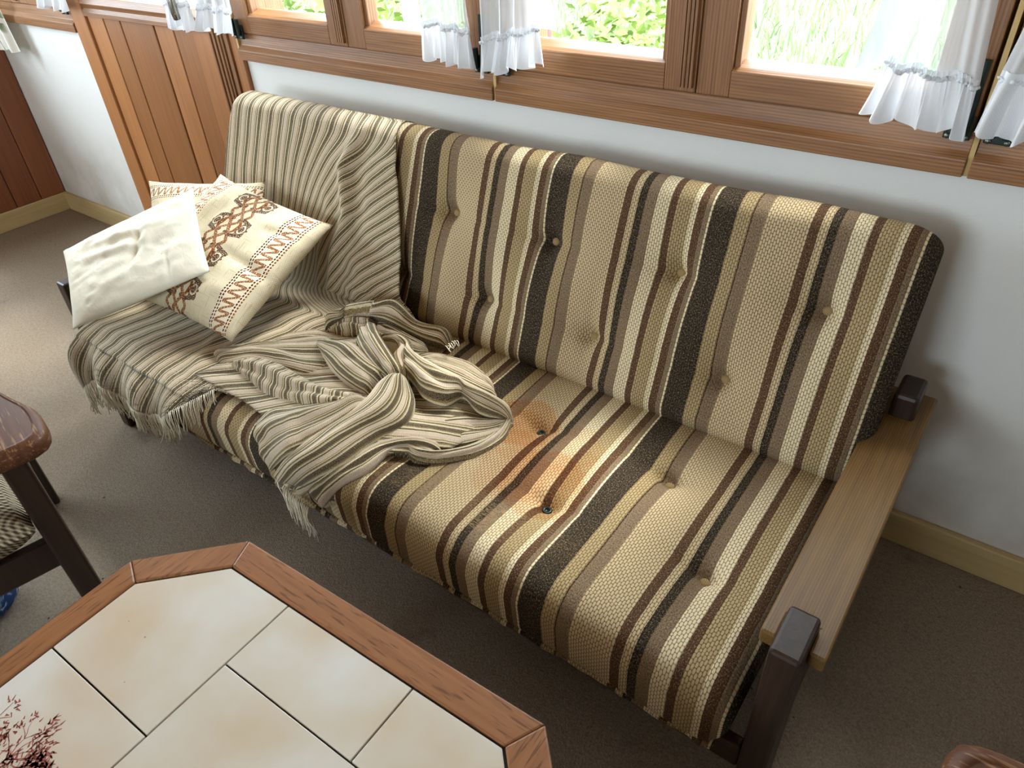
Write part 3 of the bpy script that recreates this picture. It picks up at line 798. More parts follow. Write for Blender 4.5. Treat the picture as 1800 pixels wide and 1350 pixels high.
for i in range(IM):
    z = zone(i); row = []; uv = []
    x0, x1 = interp(XLt, z), interp(XRt, z)
    for j in range(NA+1):
        t = j/NA; x = lerp(x0, x1, t)
        p = drape(x, i, None)
        if z > 2.0:                                  # squeeze rows between front edge and the uneven hem
            zh = interp(hemz, x); q = (z-2.0); ze = path[ifr].z
            ii = ifr + (IM-1-ifr)*q
            # find the path height wanted
            want = lerp(ze, zh, q)
            k = min(range(ifr, IM), key=lambda m_: abs(path[m_].z-want))
            pp = drape(x, k, None); p = Vector((x, pp.y - .004*q, min(pp.z, want+.012) if want < ze else want))
        dd = acc[i]-acc[itop]
        xs_ = x+2.03
        kk = sm((x+1.80)/.42)
        if z <= 1.0:
            s_ = dd; u = x + kk*1.35*(s_-.10)*sm((z+.1)/.4)
        else:
            s_ = dd; sc_ = acc[icr]-acc[itop]
            u = x + kk*1.35*(sc_-.10)*(1-sm((z-1)/.25)) + .22*(s_-sc_)*sm((z-1)/.3)
        row.append(p); uv.append((u, dd))
    rows.append(row); uvs.append(uv)
b.grid(rows, uvs)
HEM = [tuple(p) for p in rows[-1]][4:-12:1]
SIDE = [tuple(rows[-1][-13]), tuple(rows[ifr+6][-1])]

# the bunched right half of the throw: folds lying over each other (left edge, right edge of every fold)
HEAP={
 'R2':([[-0.997, 0.866, 0.485], [-1.011, 0.814, 0.475], [-1.007, 0.768, 0.465], [-1.021, 0.714, 0.45], [-1.039, 0.665, 0.435], [-1.066, 0.606, 0.405], [-1.13, 0.59, 0.326], [-1.156, 0.59, 0.281]],
  [[-0.986, 0.865, 0.485], [-0.955, 0.852, 0.455], [-0.932, 0.834, 0.435], [-0.912, 0.788, 0.42], [-0.937, 0.727, 0.415], [-0.953, 0.643, 0.405], [-0.993, 0.59, 0.38], [-1.076, 0.59, 0.304]]),
 'R3':([[-1.019, 0.783, 0.455], [-1.054, 0.748, 0.445], [-1.104, 0.723, 0.435], [-1.169, 0.697, 0.42], [-1.209, 0.672, 0.415], [-1.218, 0.638, 0.405], [-1.223, 0.622, 0.385]],
  [[-1.0, 0.766, 0.465], [-1.009, 0.708, 0.455], [-1.03, 0.658, 0.44], [-1.054, 0.624, 0.425], [-1.067, 0.59, 0.421], [-1.139, 0.59, 0.346], [-1.161, 0.59, 0.319]]),
 'R1':([[-1.463, 0.743, 0.405], [-1.368, 0.766, 0.435], [-1.29, 0.77, 0.44], [-1.205, 0.76, 0.445], [-1.122, 0.761, 0.445], [-1.07, 0.773, 0.445], [-1.019, 0.783, 0.455]],
  [[-1.45, 0.725, 0.395], [-1.361, 0.713, 0.395], [-1.282, 0.698, 0.405], [-1.229, 0.695, 0.405], [-1.187, 0.704, 0.405], [-1.093, 0.71, 0.425], [-1.041, 0.743, 0.435], [-1.019, 0.78, 0.445]]),
 'RA':([[-1.566, 0.748, 0.395], [-1.467, 0.811, 0.415], [-1.387, 0.857, 0.43], [-1.333, 0.905, 0.435], [-1.296, 0.928, 0.435]],
  [[-1.488, 0.718, 0.395], [-1.397, 0.76, 0.425], [-1.3, 0.775, 0.43], [-1.234, 0.789, 0.425], [-1.173, 0.821, 0.415]]),
 'R8':([[-1.275, 0.878, 0.455], [-1.219, 0.878, 0.475], [-1.163, 0.883, 0.485], [-1.084, 0.864, 0.485], [-1.023, 0.858, 0.475]],
  [[-1.296, 0.883, 0.435], [-1.217, 0.84, 0.435], [-1.157, 0.815, 0.43], [-1.099, 0.807, 0.425], [-1.044, 0.805, 0.425]]),
 'R9a':([[-1.188, 0.915, 0.475], [-1.12, 0.873, 0.485], [-1.042, 0.846, 0.475], [-1.023, 0.852, 0.465]],
  [[-1.186, 0.977, 0.485], [-1.113, 0.924, 0.505], [-1.044, 0.887, 0.505], [-0.994, 0.868, 0.485]]),
 'R9b':([[-1.128, 0.937, 0.495], [-1.068, 0.951, 0.505], [-1.037, 0.95, 0.485], [-1.003, 0.909, 0.475], [-0.986, 0.883, 0.465]],
  [[-1.12, 0.939, 0.485], [-1.078, 0.937, 0.495], [-1.058, 0.928, 0.485], [-1.045, 0.897, 0.485], [-1.005, 0.877, 0.475]]),
 'R6':([[-1.056, 0.953, 0.495], [-1.013, 0.933, 0.485], [-0.919, 0.932, 0.47], [-0.844, 0.938, 0.455], [-0.776, 0.948, 0.435], [-0.752, 0.945, 0.42]],
  [[-1.012, 0.889, 0.465], [-0.965, 0.875, 0.455], [-0.924, 0.86, 0.445], [-0.875, 0.87, 0.44], [-0.861, 0.915, 0.435], [-0.806, 0.903, 0.425], [-0.751, 0.937, 0.405]]),
 'R7':([[-1.088, 1.001, 0.415], [-1.039, 1.032, 0.415], [-0.973, 1.048, 0.41], [-0.931, 1.047, 0.405], [-0.863, 1.011, 0.405]],
  [[-1.047, 0.964, 0.425], [-0.985, 0.972, 0.425], [-0.934, 0.972, 0.425], [-0.881, 0.968, 0.425], [-0.815, 0.975, 0.415]]),
 'R5':([[-0.957, 0.841, 0.415], [-0.907, 0.88, 0.415], [-0.868, 0.92, 0.41], [-0.803, 0.927, 0.405], [-0.755, 0.948, 0.4]],
  [[-0.902, 0.744, 0.405], [-0.865, 0.775, 0.4], [-0.816, 0.799, 0.397], [-0.77, 0.854, 0.397], [-0.747, 0.907, 0.397], [-0.751, 0.945, 0.397]]),
 'R4h':([[-0.892, 0.756, 0.415], [-0.858, 0.754, 0.41], [-0.817, 0.775, 0.405], [-0.773, 0.831, 0.403], [-0.758, 0.898, 0.403], [-0.762, 0.946, 0.415]],
  [[-0.889, 0.75, 0.4], [-0.85, 0.742, 0.397], [-0.809, 0.763, 0.393], [-0.754, 0.822, 0.393], [-0.737, 0.893, 0.393], [-0.762, 0.96, 0.405]]),
 'R4':([[-0.815, 0.794, 0.405], [-0.854, 0.781, 0.415], [-0.888, 0.758, 0.42], [-0.93, 0.719, 0.415], [-0.953, 0.662, 0.405], [-0.987, 0.605, 0.385], [-1.044, 0.59, 0.335]],
  [[-0.808, 0.769, 0.4], [-0.856, 0.756, 0.405], [-0.886, 0.742, 0.405], [-0.906, 0.717, 0.4], [-0.907, 0.663, 0.395], [-0.945, 0.613, 0.37], [-0.997, 0.59, 0.298]]),
 'R10':([[-1.376, 0.991, 0.445], [-1.314, 1.0, 0.475], [-1.242, 1.029, 0.495], [-1.2, 1.07, 0.495], [-1.135, 1.073, 0.455], [-1.077, 1.105, 0.435], [-1.042, 1.091, 0.425]],
  [[-1.364, 0.958, 0.415], [-1.343, 0.982, 0.435], [-1.295, 1.012, 0.455], [-1.238, 1.028, 0.455], [-1.14, 1.043, 0.435], [-1.088, 1.057, 0.415], [-1.048, 1.083, 0.405]]),
 'R11':([[-1.359, 0.962, 0.415], [-1.311, 1.002, 0.445], [-1.236, 1.02, 0.455]],
  [[-1.367, 0.961, 0.405], [-1.296, 0.968, 0.415], [-1.217, 0.991, 0.435]]),
 'R12':([[-1.258, 1.044, 0.435], [-1.18, 1.037, 0.435], [-1.091, 1.047, 0.415]],
  [[-1.207, 0.992, 0.435], [-1.147, 1.003, 0.435], [-1.095, 1.009, 0.415], [-1.077, 1.042, 0.4]]),
}

STYLE = {'R2': (.030, 'along'), 'R3': (.024, 'along'), 'R1': (.026, 'across'), 'RA': (.016, 'along'), 'R8': (.022, 'along'),
         'R9a': (.016, 'along'), 'R9b': (.012, 'along'), 'R6': (.026, 'along'), 'R7': (.010, 'along'), 'R5': (.007, 'along'),
         'R4h': (.007, 'along'), 'R4': (.010, 'along'), 'R10': (.022, 'along'), 'R11': (.014, 'across'), 'R12': (.008, 'along')}
def fold(name, Lp, Rp, bulge, mode, seed):
    N = 56; K = 26
    Lc, Rc = catmull(Lp, N), catmull(Rp, N)
    wid = sum((p-q).length for p, q in zip(Lc, Rc))/N
    arcs = [0.0]
    for i in range(1, N): arcs.append(arcs[-1]+((Lc[i]+Rc[i])-(Lc[i-1]+Rc[i-1])).length/2)
    rows = []; uvs = []
    for i in range(N):
        p, q = Lc[i], Rc[i]; t = i/(N-1); wv = q-p; wl_ = wv.length
        tan = (Lc[min(i+1, N-1)]+Rc[min(i+1, N-1)]-Lc[max(i-1, 0)]-Rc[max(i-1, 0)]).normalized()
        nrm = wv.cross(tan); nrm = nrm.normalized() if nrm.length > 1e-6 else Vector((0, 0, 1))
        if nrm.z < 0: nrm = -nrm
        up = (nrm + Vector((0, 0, .6))).normalized()
        endf = min(1.0, min(t, 1-t)/.10); endf = math.sqrt(max(0, 1-(1-endf)**2))
        row = []; uv = []
        wd = wv.normalized() if wl_ > 1e-6 else Vector((1, 0, 0))
        for j in range(-4, K+5):
            c = j/K; cc = min(1.0, max(0.0, c))
            arch = max(0.0, math.sin(PI*cc))**.65
            base = p.lerp(q, cc)
            h = bulge*endf*arch*min(1.0, wl_/.05)
            wr = .0045*math.sin(2*PI*(cc*2.1+.35*vn(t*4, seed)+.2*seed))*arch*min(1, wl_/.06) + .004*vn(cc*4+seed*7, t*arcs[-1]*16)*arch
            pt = base + up*(h+wr)
            if j < 0: pt = p + (wd*(-.004+.006*(-j)+.00135*j*j) + Vector((0, 0, .0085*j)))*(.15+.85*endf)
            if j > K: pt = q - (wd*(-.004+.006*(j-K)) + Vector((0, 0, .0085*(j-K))))*(.15+.85*endf)
            if pt.y > .66: pt.z -= .03*(1-endf)**1.5
            pt.z = max(pt.z, .372 if pt.y > .66 else -1)
            row.append(pt)
            a_ = (c*wid*1.5) + seed*.0137
            uv.append((a_, arcs[i]) if mode == 'along' else (arcs[i]+seed*.0137, a_))
        rows.append(row); uvs.append(uv)
    b.grid(rows, uvs)
for k, nm in enumerate(HEAP):
    st_ = STYLE[nm]; fold(nm, HEAP[nm][0], HEAP[nm][1], st_[0], st_[1], k+1)
# under layer so that no gap opens between the folds
und = [(-1.50, .66), (-1.30, .66), (-1.12, .635), (-.98, .655), (-.86, .75), (-.80, .80), (-.78, .90), (-.88, .98), (-1.02, 1.03), (-1.25, 1.04), (-1.45, .95)]
rows = []; uvs = []
for i in range(41):
    row = []; uv = []
    for j in range(41):
        a = 2*PI*j/40; x = 0
        q = j/40*len(und); i0 = int(q) % len(und); e_ = Vector(und[i0]).lerp(Vector(und[(i0+1) % len(und)]), q-int(q))
        c0 = Vector((-1.10, .84)); g = c0.lerp(e_, i/40)
        z = .401 + .030*(1-(i/40)**3) + .012*vn(g.x*13, g.y*13)*(1-(i/40)**4)
        row.append((g.x, g.y, z)); uv.append((g.x*.5-g.y*.85, g.x*.85+g.y*.5))
    rows.append(row); uvs.append(uv)
b.grid(rows, uvs)
blanket = b.done('woven_cloth', 'throw', throw, solid=.0035)

def strands(name, roots, parent, length, seed, droop=Vector((0, 0, -1)), spread=.35, r=.0011):
    rnd = random.Random(seed); m = MB()
    for p, d in roots:
        p = Vector(p); d = Vector(d).normalized(); ln = length*rnd.uniform(.75, 1.1)
        side = Vector((rnd.gauss(0, spread), rnd.gauss(0, spread*.4), 0)); pts = []
        k1, k2 = rnd.uniform(-1, 1), rnd.uniform(-1, 1)
        for i in range(6):
            t = i/5; dirn = d.lerp(droop, sm(t*1.3))
            q = p + dirn*ln*t + side*ln*t*t*.5 + Vector((k1, k2*.5, 0))*.004*math.sin(PI*t*1.5)
            pts.append(q)
        m.tube(pts, r, 4)
    o = m.done(name, 'yarn', parent); o['label'] = 'cream knotted fringe'
    return o
last = rows and None
hem = [Vector(p) for p in HEM]
roots = []
for i in range(len(hem)-1):
    for q in range(2):
        t = q/2; roots.append((hem[i].lerp(hem[i+1], t), (0, -.18, -1)))
strands('fringe', roots[:len(roots)//2], throw, .080, 11)
strands('fringe', roots[len(roots)//2:], throw, .078, 12)
side = [Vector(p) for p in SIDE]
strands('fringe', [(side[0].lerp(side[1], q/26.0)+Vector((0, -.002, .004)), (.75, -.55, -.12)) for q in range(27)], throw, .07, 13, Vector((.45, -.35, -.8)), .3)
strands('fringe', [(Vector((-1.115+.075*q/44, .586-.003*(q % 3), .30-.028*q/44)), (0, -.25, -1)) for q in range(45)] + [(Vector((-1.125, .586, .325)), (-.4, -.2, -.9))]*3, throw, .105, 14, Vector((0, 0, -1)), .16)
strands('fringe', [(Vector((-1.008+.004*(q % 3), 1.028+.004*q, .452)), (.8, -.2, .05)) for q in range(9)], throw, .016, 15, Vector((.9, -.3, -.3)), .3)

# ------------------------------------------------------------------ loose cushions
def pillow(name, m, corners, thick, label, cat, group=None, n=44, seed=1.0, pinch=.06, sag=.0, parts=None, crease=None):
    A, B, Cc, D = [Vector(c) for c in corners]       # A-B far edge, D-C near edge
    cen = (A+B+Cc+D)/4; nr = (B-A).cross(D-A); nr = nr if nr.z > 0 else -nr; nr.normalize()
    b = MB()
    def pt(u, v, sgn):
        x, y = 2*u-1, 2*v-1
        pu = u + pinch*(0.5-u)*(1-x*x)*0 ; e = 1-pinch*(1-abs(x)**2.2)*abs(y)**3; f = 1-pinch*(1-abs(y)**2.2)*abs(x)**3
        uu, vv = .5+(u-.5)*f, .5+(v-.5)*e
        p = A.lerp(B, uu).lerp(D.lerp(Cc, uu), vv)
        t = (max(0.0, 1-abs(x)**2.6)*max(0.0, 1-abs(y)**2.6))**.55
        h = thick*.5*t*(1+.16*vn(u*4+seed, v*4))
        ed = min(1.0, 4*min(u, 1-u, v, 1-v)*2)
        if sgn > 0:
            h += .0035*vn(u*9+seed, v*9)*ed + .002*vn(u*20, v*17+seed)*ed
            if crease: h += crease(u, v)*ed
        return p + nr*h*sgn - nr*sag*(1-x*x)*(1-y*y)
    for sgn in (1, -1):
        rows = []; uvs = []
        for j in range(n+1):
            rows.append([pt(i/n, j/n, sgn) for i in range(n+1)]); uvs.append([(i/n, j/n) for i in range(n+1)])
        b.grid(rows, uvs)
    o = b.done(name, m, None, origin=tuple(cen))
    bm = bmesh.new(); bm.from_mesh(o.data); bmesh.ops.remove_doubles(bm, verts=bm.verts, dist=.0004); bmesh.ops.recalc_face_normals(bm, faces=bm.faces); bm.to_mesh(o.data); bm.free()
    return tag(o, label, cat, group)
def cr_front(u, v): return -.016*math.exp(-((v-.52-.10*(u-.5))/.035)**2)*sm((u-.5)/.2) - .010*math.exp(-((v-.36+.3*(u-.5))/.03)**2)*sm((u-.62)/.15) - .018*math.exp(-((u-.30)/.05)**2-((v-.28)/.16)**2)
p = pillow('embroidered_cushion', 'bands', [(-1.904, 1.117, .675), (-1.487, 1.150, .600), (-1.468, .760, .452), (-1.893, .724, .480)], .125,
           'cream embroidered cushion tilted against the throw, wide brown motif band in full view', 'cushion', 'embroidered cushions on the sofa', crease=cr_front, seed=2.0)
pillow('embroidered_cushion', 'bands', [(-2.105, 1.005, .655), (-1.90, .80, .43), (-1.62, 1.00, .43), (-1.80, 1.185, .648)], .10,
       'cream embroidered cushion standing behind, only its top border of brown squiggles showing', 'cushion', 'embroidered cushions on the sofa', seed=5.0)
def cr_white(u, v): return -.010*math.exp(-((v-.45-.25*(u-.5))/.03)**2)*math.exp(-((u-.45)/.25)**2) + .008*math.exp(-((v-.36-.25*(u-.5))/.04)**2)*math.exp(-((u-.4)/.25)**2) + .005*math.sin(u*38+v*9)*math.exp(-((u-.35)/.2)**2-((v-.55)/.2)**2) - .006*math.exp(-((v-.16-.1*u)/.02)**2)*sm((u-.55)/.2)
pillow('plain_cushion', 'cotton', [(-1.832, .985, .694), (-1.598, .832, .576), (-1.840, .560, .470), (-2.085, .700, .566)], .065,
       'plain off-white cotton cushion lying crumpled on top of the embroidered ones', 'cushion', seed=8.0, crease=cr_white, pinch=.03, n=60)

# ------------------------------------------------------------------ curtains
def curtain(label, zt, zb, xt, xb, y, folds, amp, rh=.075, side=0, name='voile_curtain', mat='sheer', rmat='ruffle', seed=1.0, group='white voile curtains at the back windows', tilt=0.0, axis='x', ruffle=True):
    t = thing(name, label, 'curtain', ((xb[0]+xb[1])/2, y, zb) if axis == 'x' else (y, (xb[0]+xb[1])/2, zb), 0, group)
    L = Vector(t.location); NX, NZ = 90, 40
    def P(a, q, extra=0.0, lift=0.0):
        x = lerp(lerp(xt[0], xb[0], q**6), lerp(xt[1], xb[1], q**6), a)
        zz = lerp(zt, zb+tilt*(.5-a)*2+.004*math.sin(a*17+seed), q)
        f = amp*(.35+.65*q)*(math.sin(2*PI*folds*a+seed+.6*math.sin(3*a+seed)) + .4*math.sin(2*PI*folds*2.3*a+seed*2)) + extra
        v_ = (x+.006*math.sin(q*9+a*6+seed), y+f-lift, zz) if axis == 'x' else (y+f-lift, x, zz)
        return Vector(v_)-L
    H = zt-zb; qs = 1-rh/H
    b = MB()
    b.grid([[P(i/NX, qs*j/NZ if ruffle else j/NZ) for i in range(NX+1)] for j in range(NZ+1)], [[(i/NX*abs(xb[1]-xb[0])*1.6, (qs if ruffle else 1)*j/NZ*H) for i in range(NX+1)] for j in range(NZ+1)])
    b.done('panel', mat, t)
    if ruffle:
        b = MB(); rows = []; uvs = []
        for j in range(15):
            q = j/14; row = []; uv = []
            for i in range(NX*2+1):
                a = i/(NX*2); fl = .014*q**.8*math.sin(2*PI*folds*2.1*a+seed*3+1.2*math.sin(7*a+seed)) + .004*math.sin(a*150)*(1-q)
                row.append(P(a, lerp(qs-.012/H, 1, q), fl*.7, .003+.010*q) + Vector((fl*.35, 0, -.010*abs(math.sin(PI*folds*1.6*a+seed))*q) if axis == 'x' else (0, fl*.3, 0))); uv.append((a*.6, q*rh))
            rows.append(row); uvs.append(uv)
        b.grid(rows, uvs); rf = b.done('ruffle', rmat, t)
        b = MB(); pts = []
        for i in range(NX*2+1):
            a = i/(NX*2); pts.append(P(a, qs, .003*math.sin(a*180), .005) + Vector((0, 0, .002*math.sin(a*260))))
        b.tube(pts, [.0026+.0014*math.sin(i*1.9+seed) for i in range(len(pts))], 6).done('gathered_seam', rmat, t)
    if side:
        b = MB(); rows = []; uvs = []
        for j in range(60):
            q = j/59*.92; a = 0.0 if side < 0 else 1.0; row = []; uv = []
            for i in range(9):
                w_ = i/8; wav = math.sin(q*26+seed*2)*.012*w_ + math.sin(q*11+seed)*.010*w_
                p_ = P(a, q, 0, .004+.012*w_) + (Vector((side*.042*w_, wav, wav*.5-.012*w_)) if axis == 'x' else Vector((wav, side*.04*w_, 0)))
                row.append(p_); uv.append((w_*.05, q*H))
            rows.append(row); uvs.append(uv)
        b.grid(rows, uvs); b.done('side_frill', rmat, t)
    return t
curtain('white ruffled voile curtain at the right end, covering the edge of a pane', 1.86, .984, (-.255, -.150), (-.297, -.120), 1.412, 3, .009, side=-1, seed=.5, tilt=.010, rh=.075)
curtain('white ruffled voile curtain cut off by the right edge of the photo', 1.86, .984, (-.085, .30), (-.112, .34), 1.410, 9, .009, side=0, seed=2.1, rh=.078)  # visible curtain, widened beyond the view to hold back sun
curtain('white ruffled voile curtain left of the black hinge at the middle window joint', 1.86, .984, (-1.325, -1.192), (-1.318, -1.160), 1.414, 3, .007, side=-1, seed=3.3, rh=.068, tilt=.008)
curtain('white ruffled voile curtain right of the black hinge at the middle window joint', 1.86, .986, (-1.128, -.985), (-1.150, -.972), 1.410, 3, .008, side=1, seed=4.7, rh=.066, tilt=-.018)
curtain('white ruffled voile curtain hanging on the door behind the metal handle', 1.86, .985, (-2.40, -2.27), (-2.385, -2.245), 1.39, 4, .006, side=-1, seed=5.2, rh=.06)
curtain('white ruffled voile curtain just right of the door, beside the door frame', 1.86, 1.000, (-2.16, -2.02), (-2.195, -2.02), 1.36, 4, .008, side=1, seed=6.4, rh=.05)
curtain('white voile curtain corner at the top left, over the hinge beside the door', 1.86, .990, (-3.26, -3.08), (-3.27, -3.07), 1.405, 4, .008, side=-1, seed=7.4, rh=.05)
curtain('off-white curtain printed with grey green leaves hanging in the left corner', 2.0, .79, (-3.94, -3.70), (-3.95, -3.648), 1.395, 3, .012, side=0, seed=1.4, name='printed_curtain', mat='print', group=None, ruffle=False)

# ------------------------------------------------------------------ coffee table
TZ = .45
table = thing('coffee_table', 'octagonal oak coffee table with cream tiled top in the foreground', 'table', (-.60, -.09, 0))
TL = Vector(table.location)
def rel(poly): return [(x-TL.x, y-TL.y) for x, y in poly]
out = [(-1.041, .239), (-.906, .382), (-.299, .405), (-.163, .262), (-.150, -.416), (-.289, -.561), (-.896, -.583), (-1.025, -.440)]
inn = [(-.993, .218), (-.884, .330), (-.326, .350), (-.212, .233), (-.203, -.394), (-.310, -.507), (-.868, -.530), (-.975, -.415)]
out, inn = rel(out), rel(inn)
for k in range(8):
    o0, o1, i1, i0 = out[k], out[(k+1) % 8], inn[(k+1) % 8], inn[k]
    g = .0001
    d = Vector((o1[0]-o0[0], o1[1]-o0[1])).normalized()*g
    poly = [(o0[0]+d.x, o0[1]+d.y), (o1[0]-d.x, o1[1]-d.y), (i1[0]-d.x, i1[1]-d.y), (i0[0]+d.x, i0[1]+d.y)]
    along_x = abs(d.x) > abs(d.y)
    q = MB().prism(poly, TZ-.045, TZ).done('edge_frame', 'table_oak_x' if along_x else 'table_oak_y', table, bevel=.003)
bed = MB().prism(inn, TZ-.045, TZ-.008).done('tile_bed', 'joint', table, smooth=False)
TX = [(-.736, 'y')]
def clip(poly, a, b_, c):                            # keep a*x+b*y<=c
    res = []
    for i in range(len(poly)):
        p, q = poly[i], poly[(i+1) % len(poly)]; fp, fq = a*p[0]+b_*p[1]-c, a*q[0]+b_*q[1]-c
        if fp <= 0: res.append(p)
        if fp*fq < 0:
            t = fp/(fp-fq); res.append((lerp(p[0], q[0], t), lerp(p[1], q[1], t)))
    return res
def tile(x0, x1, y0, y1, prn=False):
    # joints run along the table, whose long side is turned by about two degrees
    r = .022; j = .0013
    ip = [(x*.992+0*y, y*.992) for x, y in inn]
    pl = clip(clip(clip(clip(ip, -1, -r*0-.018, -(x0+j-TL.x)-.018*0), 1, .018, x1-j-TL.x), .026, -1, -(y0+j-TL.y)+.026*0), -.026, 1, y1-j-TL.y)
    if len(pl) < 3: return
    return MB().prism(pl, TZ-.008, TZ-.0015).done('tile', 'tile', table, bevel=.0012)
J1Y, J3Y = .078, .222
tile(-1.2, -.734, .085, .5); tree_tile = tile(-1.2, -.734, -.165, .085); tile(-1.2, -.734, -.7, -.165)
tile(-.734, -.475, .215, .5); tile(-.475, 0, .215, .5)
tile(-.734, -.36, -.04, .215); tile(-.36, 0, -.04, .215); tile(-.734, -.475, -.30, -.04); tile(-.475, 0, -.30, -.04); tile(-.734, 0, -.7, -.30)
for x, y in ((-.90, .25), (-.29, .27), (-.90, -.43), (-.29, -.43)):
    MB().box(x-.032-TL.x, x+.032-TL.x, y-.032-TL.y, y+.032-TL.y, 0, TZ-.045).done('leg', 'chair_dark', table, bevel=.006)
for y in (.235, -.445): MB().box(-.88-TL.x, -.31-TL.x, y-TL.y, y+.027-TL.y, .32, TZ-.045).done('apron', 'table_oak_x', table, bevel=.003)
# printed tree on the tile nearest the left edge
rnd = random.Random(21); b = MB()
def stroke(p, q, w0, w1):
    p, q = Vector(p), Vector(q); d = (q-p); nrm = Vector((-d.y, d.x)).normalized() if d.length > 0 else Vector((0, 1)); n = len(b.v); zz = TZ-.0012
    for c_, w_ in ((p, w0), (q, w1)):
        for s_ in (1, -1): b.v.append((c_.x+nrm.x*w_*s_-TL.x, c_.y+nrm.y*w_*s_-TL.y, zz))
    b.f.append((n, n+1, n+3, n+2))
def branch(p, ang, ln, w, dep):
    q = p
    for i in range(3):
        ang += rnd.uniform(-.35, .35); nq = (q[0]+math.cos(ang)*ln/3, q[1]+math.sin(ang)*ln/3)
        if nq[0] < -.972 or nq[1] > .018 or nq[1] < -.16 or nq[0] > -.78: return
        stroke(q, nq, w*(1-.2*i), w*(1-.2*(i+1))); q = nq
    if dep <= 0:
        for i in range(7):
            a = ang+rnd.uniform(-1.3, 1.3); l_ = rnd.uniform(.004, .010); s_ = (q[0]+rnd.uniform(-.011, .011), q[1]+rnd.uniform(-.011, .011))
            stroke(s_, (s_[0]+math.cos(a)*l_, s_[1]+math.sin(a)*l_), rnd.uniform(.0008, .0020), .0004)
        return
    for i in range(3): branch(q, ang+rnd.uniform(-.75, .75), ln*rnd.uniform(.6, .85), w*.62, dep-1)
for st_, an in (((-.872, -.142), .9), ((-.875, -.140), 1.25), ((-.870, -.140), .35), ((-.885, -.135), 1.7), ((-.868, -.14), .6)): branch(st_, an, .050, .0022, 3)
branch((-.968, -.045), .75, .034, .0012, 1)
b.done('printed_tree', 'tree_ink', tree_tile, smooth=False)['label'] = 'reddish brown tree printed on the tile'

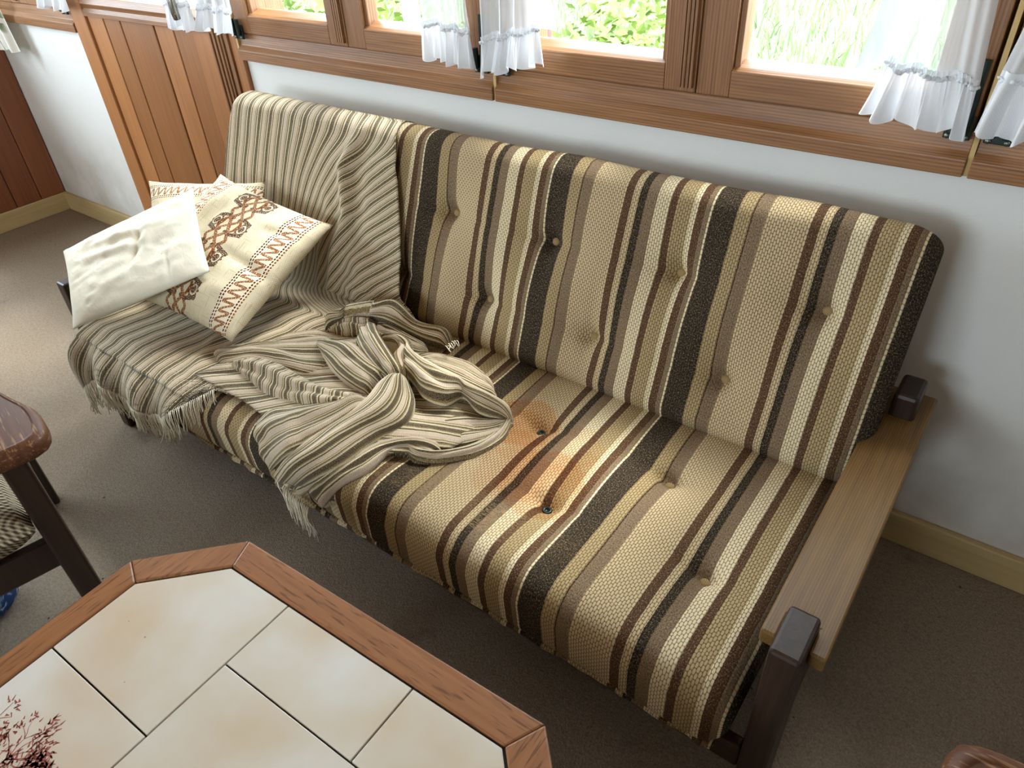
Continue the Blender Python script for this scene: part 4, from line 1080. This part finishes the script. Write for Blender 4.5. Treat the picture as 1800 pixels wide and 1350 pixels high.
# ------------------------------------------------------------------ armchairs (built facing +x, then turned)
def armchair(label, loc, rz):
    t = thing('armchair', label, 'armchair', loc, rz, 'oak armchairs at the coffee table')
    for sy in (1, -1):
        # armrest: waisted plank with a broad rounded front end
        outl = [(.0, .072), (-.02, .083), (-.06, .088), (-.11, .083), (-.17, .062), (-.24, .044), (-.34, .036), (-.48, .036), (-.60, .040), (-.615, .030), (-.615, -.030),
                (-.60, -.040), (-.48, -.040), (-.34, -.042), (-.20, -.050), (-.10, -.058), (-.03, -.058), (.0, -.050), (.008, -.02), (.010, .02), (.008, .055)]
        def ins(poly, k): return [(x+(-.27-x)*0 - (k if x > -.05 else (-k if x < -.58 else 0)), y-(k if y > 0 else -k)) for x, y in poly]
        b = MB(); lay = [(0.006, 0), (0.0, .006), (0.0, .030), (.004, .036), (.012, .0395), (.017, .0395), (.0185, .0380), (.020, .0380)]
        n = len(outl)
        sp = catmull([(x, y, 0) for x, y in outl+outl[:1]], 72)[:-1]
        for k_, zz in lay:
            for p in sp:
                kx = k_*(1 if p.x > -.3 else -1)*min(1, abs(p.x+.3)/.28); b.v.append((p.x-kx, sy*(p.y*(1-k_*11)+.315), .545+zz))
        m_ = len(sp)
        for i in range(len(lay)-1):
            for j in range(m_): b.f.append((i*m_+j, i*m_+(j+1) % m_, (i+1)*m_+(j+1) % m_, (i+1)*m_+j))
        b.f.append(tuple(range(m_))); b.f.append(tuple((len(lay)-1)*m_+j for j in range(m_)))
        b.done('armrest', 'chair_wood', t)
        y = sy*.325
        MB().hexa([(-.075, y-.022, 0), (-.025, y-.022, 0), (-.025, y+.022, 0), (-.075, y+.022, 0), (-.085, y-.022, .55), (-.028, y-.022, .55), (-.028, y+.022, .55), (-.085, y+.022, .55)]).done('leg', 'chair_dark', t, bevel=.006)
        MB().hexa([(-.64, y-.022, 0), (-.59, y-.022, 0), (-.59, y+.022, 0), (-.64, y+.022, 0), (-.60, y-.022, .55), (-.55, y-.022, .55), (-.55, y+.022, .55), (-.60, y+.022, .55)]).done('leg', 'chair_dark', t, bevel=.006)
        MB().box(-.58, -.07, y-.012, y+.012, .27, .33).done('side_rail', 'chair_dark', t, bevel=.004)
    MB().box(-.068, -.042, -.31, .31, .255, .325).done('front_rail', 'chair_dark', t, bevel=.005)
    MB().box(-.60, -.575, -.31, .31, .255, .325).done('back_rail', 'chair_dark', t, bevel=.005)
    def slab(name, x0, x1, y0, y1, z0, z1, lean=0.0):
        b = MB(); N = 30; rows = []
        for s_ in (1, -1):
            rows = []
            for j in range(N+1):
                row = []
                for i in range(N+1):
                    u, v = i/N*2-1, j/N*2-1
                    fu, fv = math.copysign(abs(u)**.8, u), math.copysign(abs(v)**.8, v)
                    h = (max(0, 1-abs(u)**6)*max(0, 1-abs(v)**6))**.5
                    row.append((lerp(x0, x1, (fu+1)/2), lerp(y0, y1, (fv+1)/2), (z0+z1)/2+s_*(z1-z0)/2*h))
                rows.append(row)
            b.grid(rows)
        if lean:
            b.v = [(x0+(z-z0)*1.0*math.cos(lean)-(x-x0)*math.sin(lean)*0 - (z-z0) , y_, z) for x, y_, z in b.v]
        return b.done(name, 'chair_weave', t)
    slab('seat_cushion', -.57, -.018, -.301, .301, .318, .445)
    # upright back cushion: same slab turned on edge
    o = slab('back_cushion', 0, .48, -.28, .28, -.06, .06)
    o.data.transform(Matrix.Translation((-.535, 0, .42)) @ Matrix.Rotation(math.radians(-75), 4, 'Y'))
    MB().hexa([(-.66, -.30, .33), (-.62, -.30, .33), (-.62, .30, .33), (-.66, .30, .33), (-.79, -.30, .92), (-.76, -.30, .92), (-.76, .30, .92), (-.79, .30, .92)]).done('back_frame', 'chair_dark', t, bevel=.006)
    return t
armchair('dark oak armchair with woven beige seat at the left edge of the photo', (-1.385, -.108, 0), math.radians(-12))
armchair('dark armchair whose rounded armrest end alone shows in the bottom right corner', (.130, .207, 0), math.radians(180))

b = MB(); prof = [(.0001, 0), (.055, .004), (.082, .03), (.090, .065), (.084, .10), (.062, .135), (.025, .152), (.0001, .154)]
o = b.lathe(prof, (0, 0, 0), 'Z', 32).done('fabric_bundle', 'blue')
for v_ in o.data.vertices: v_.co += v_.co.normalized()*.006*vn(v_.co.x*30, v_.co.y*30+v_.co.z*25)
o.location = (-1.685, .068, 0)
tag(o, 'small blue and white mottled bundle on the carpet, cut off by the left edge', 'bundle')
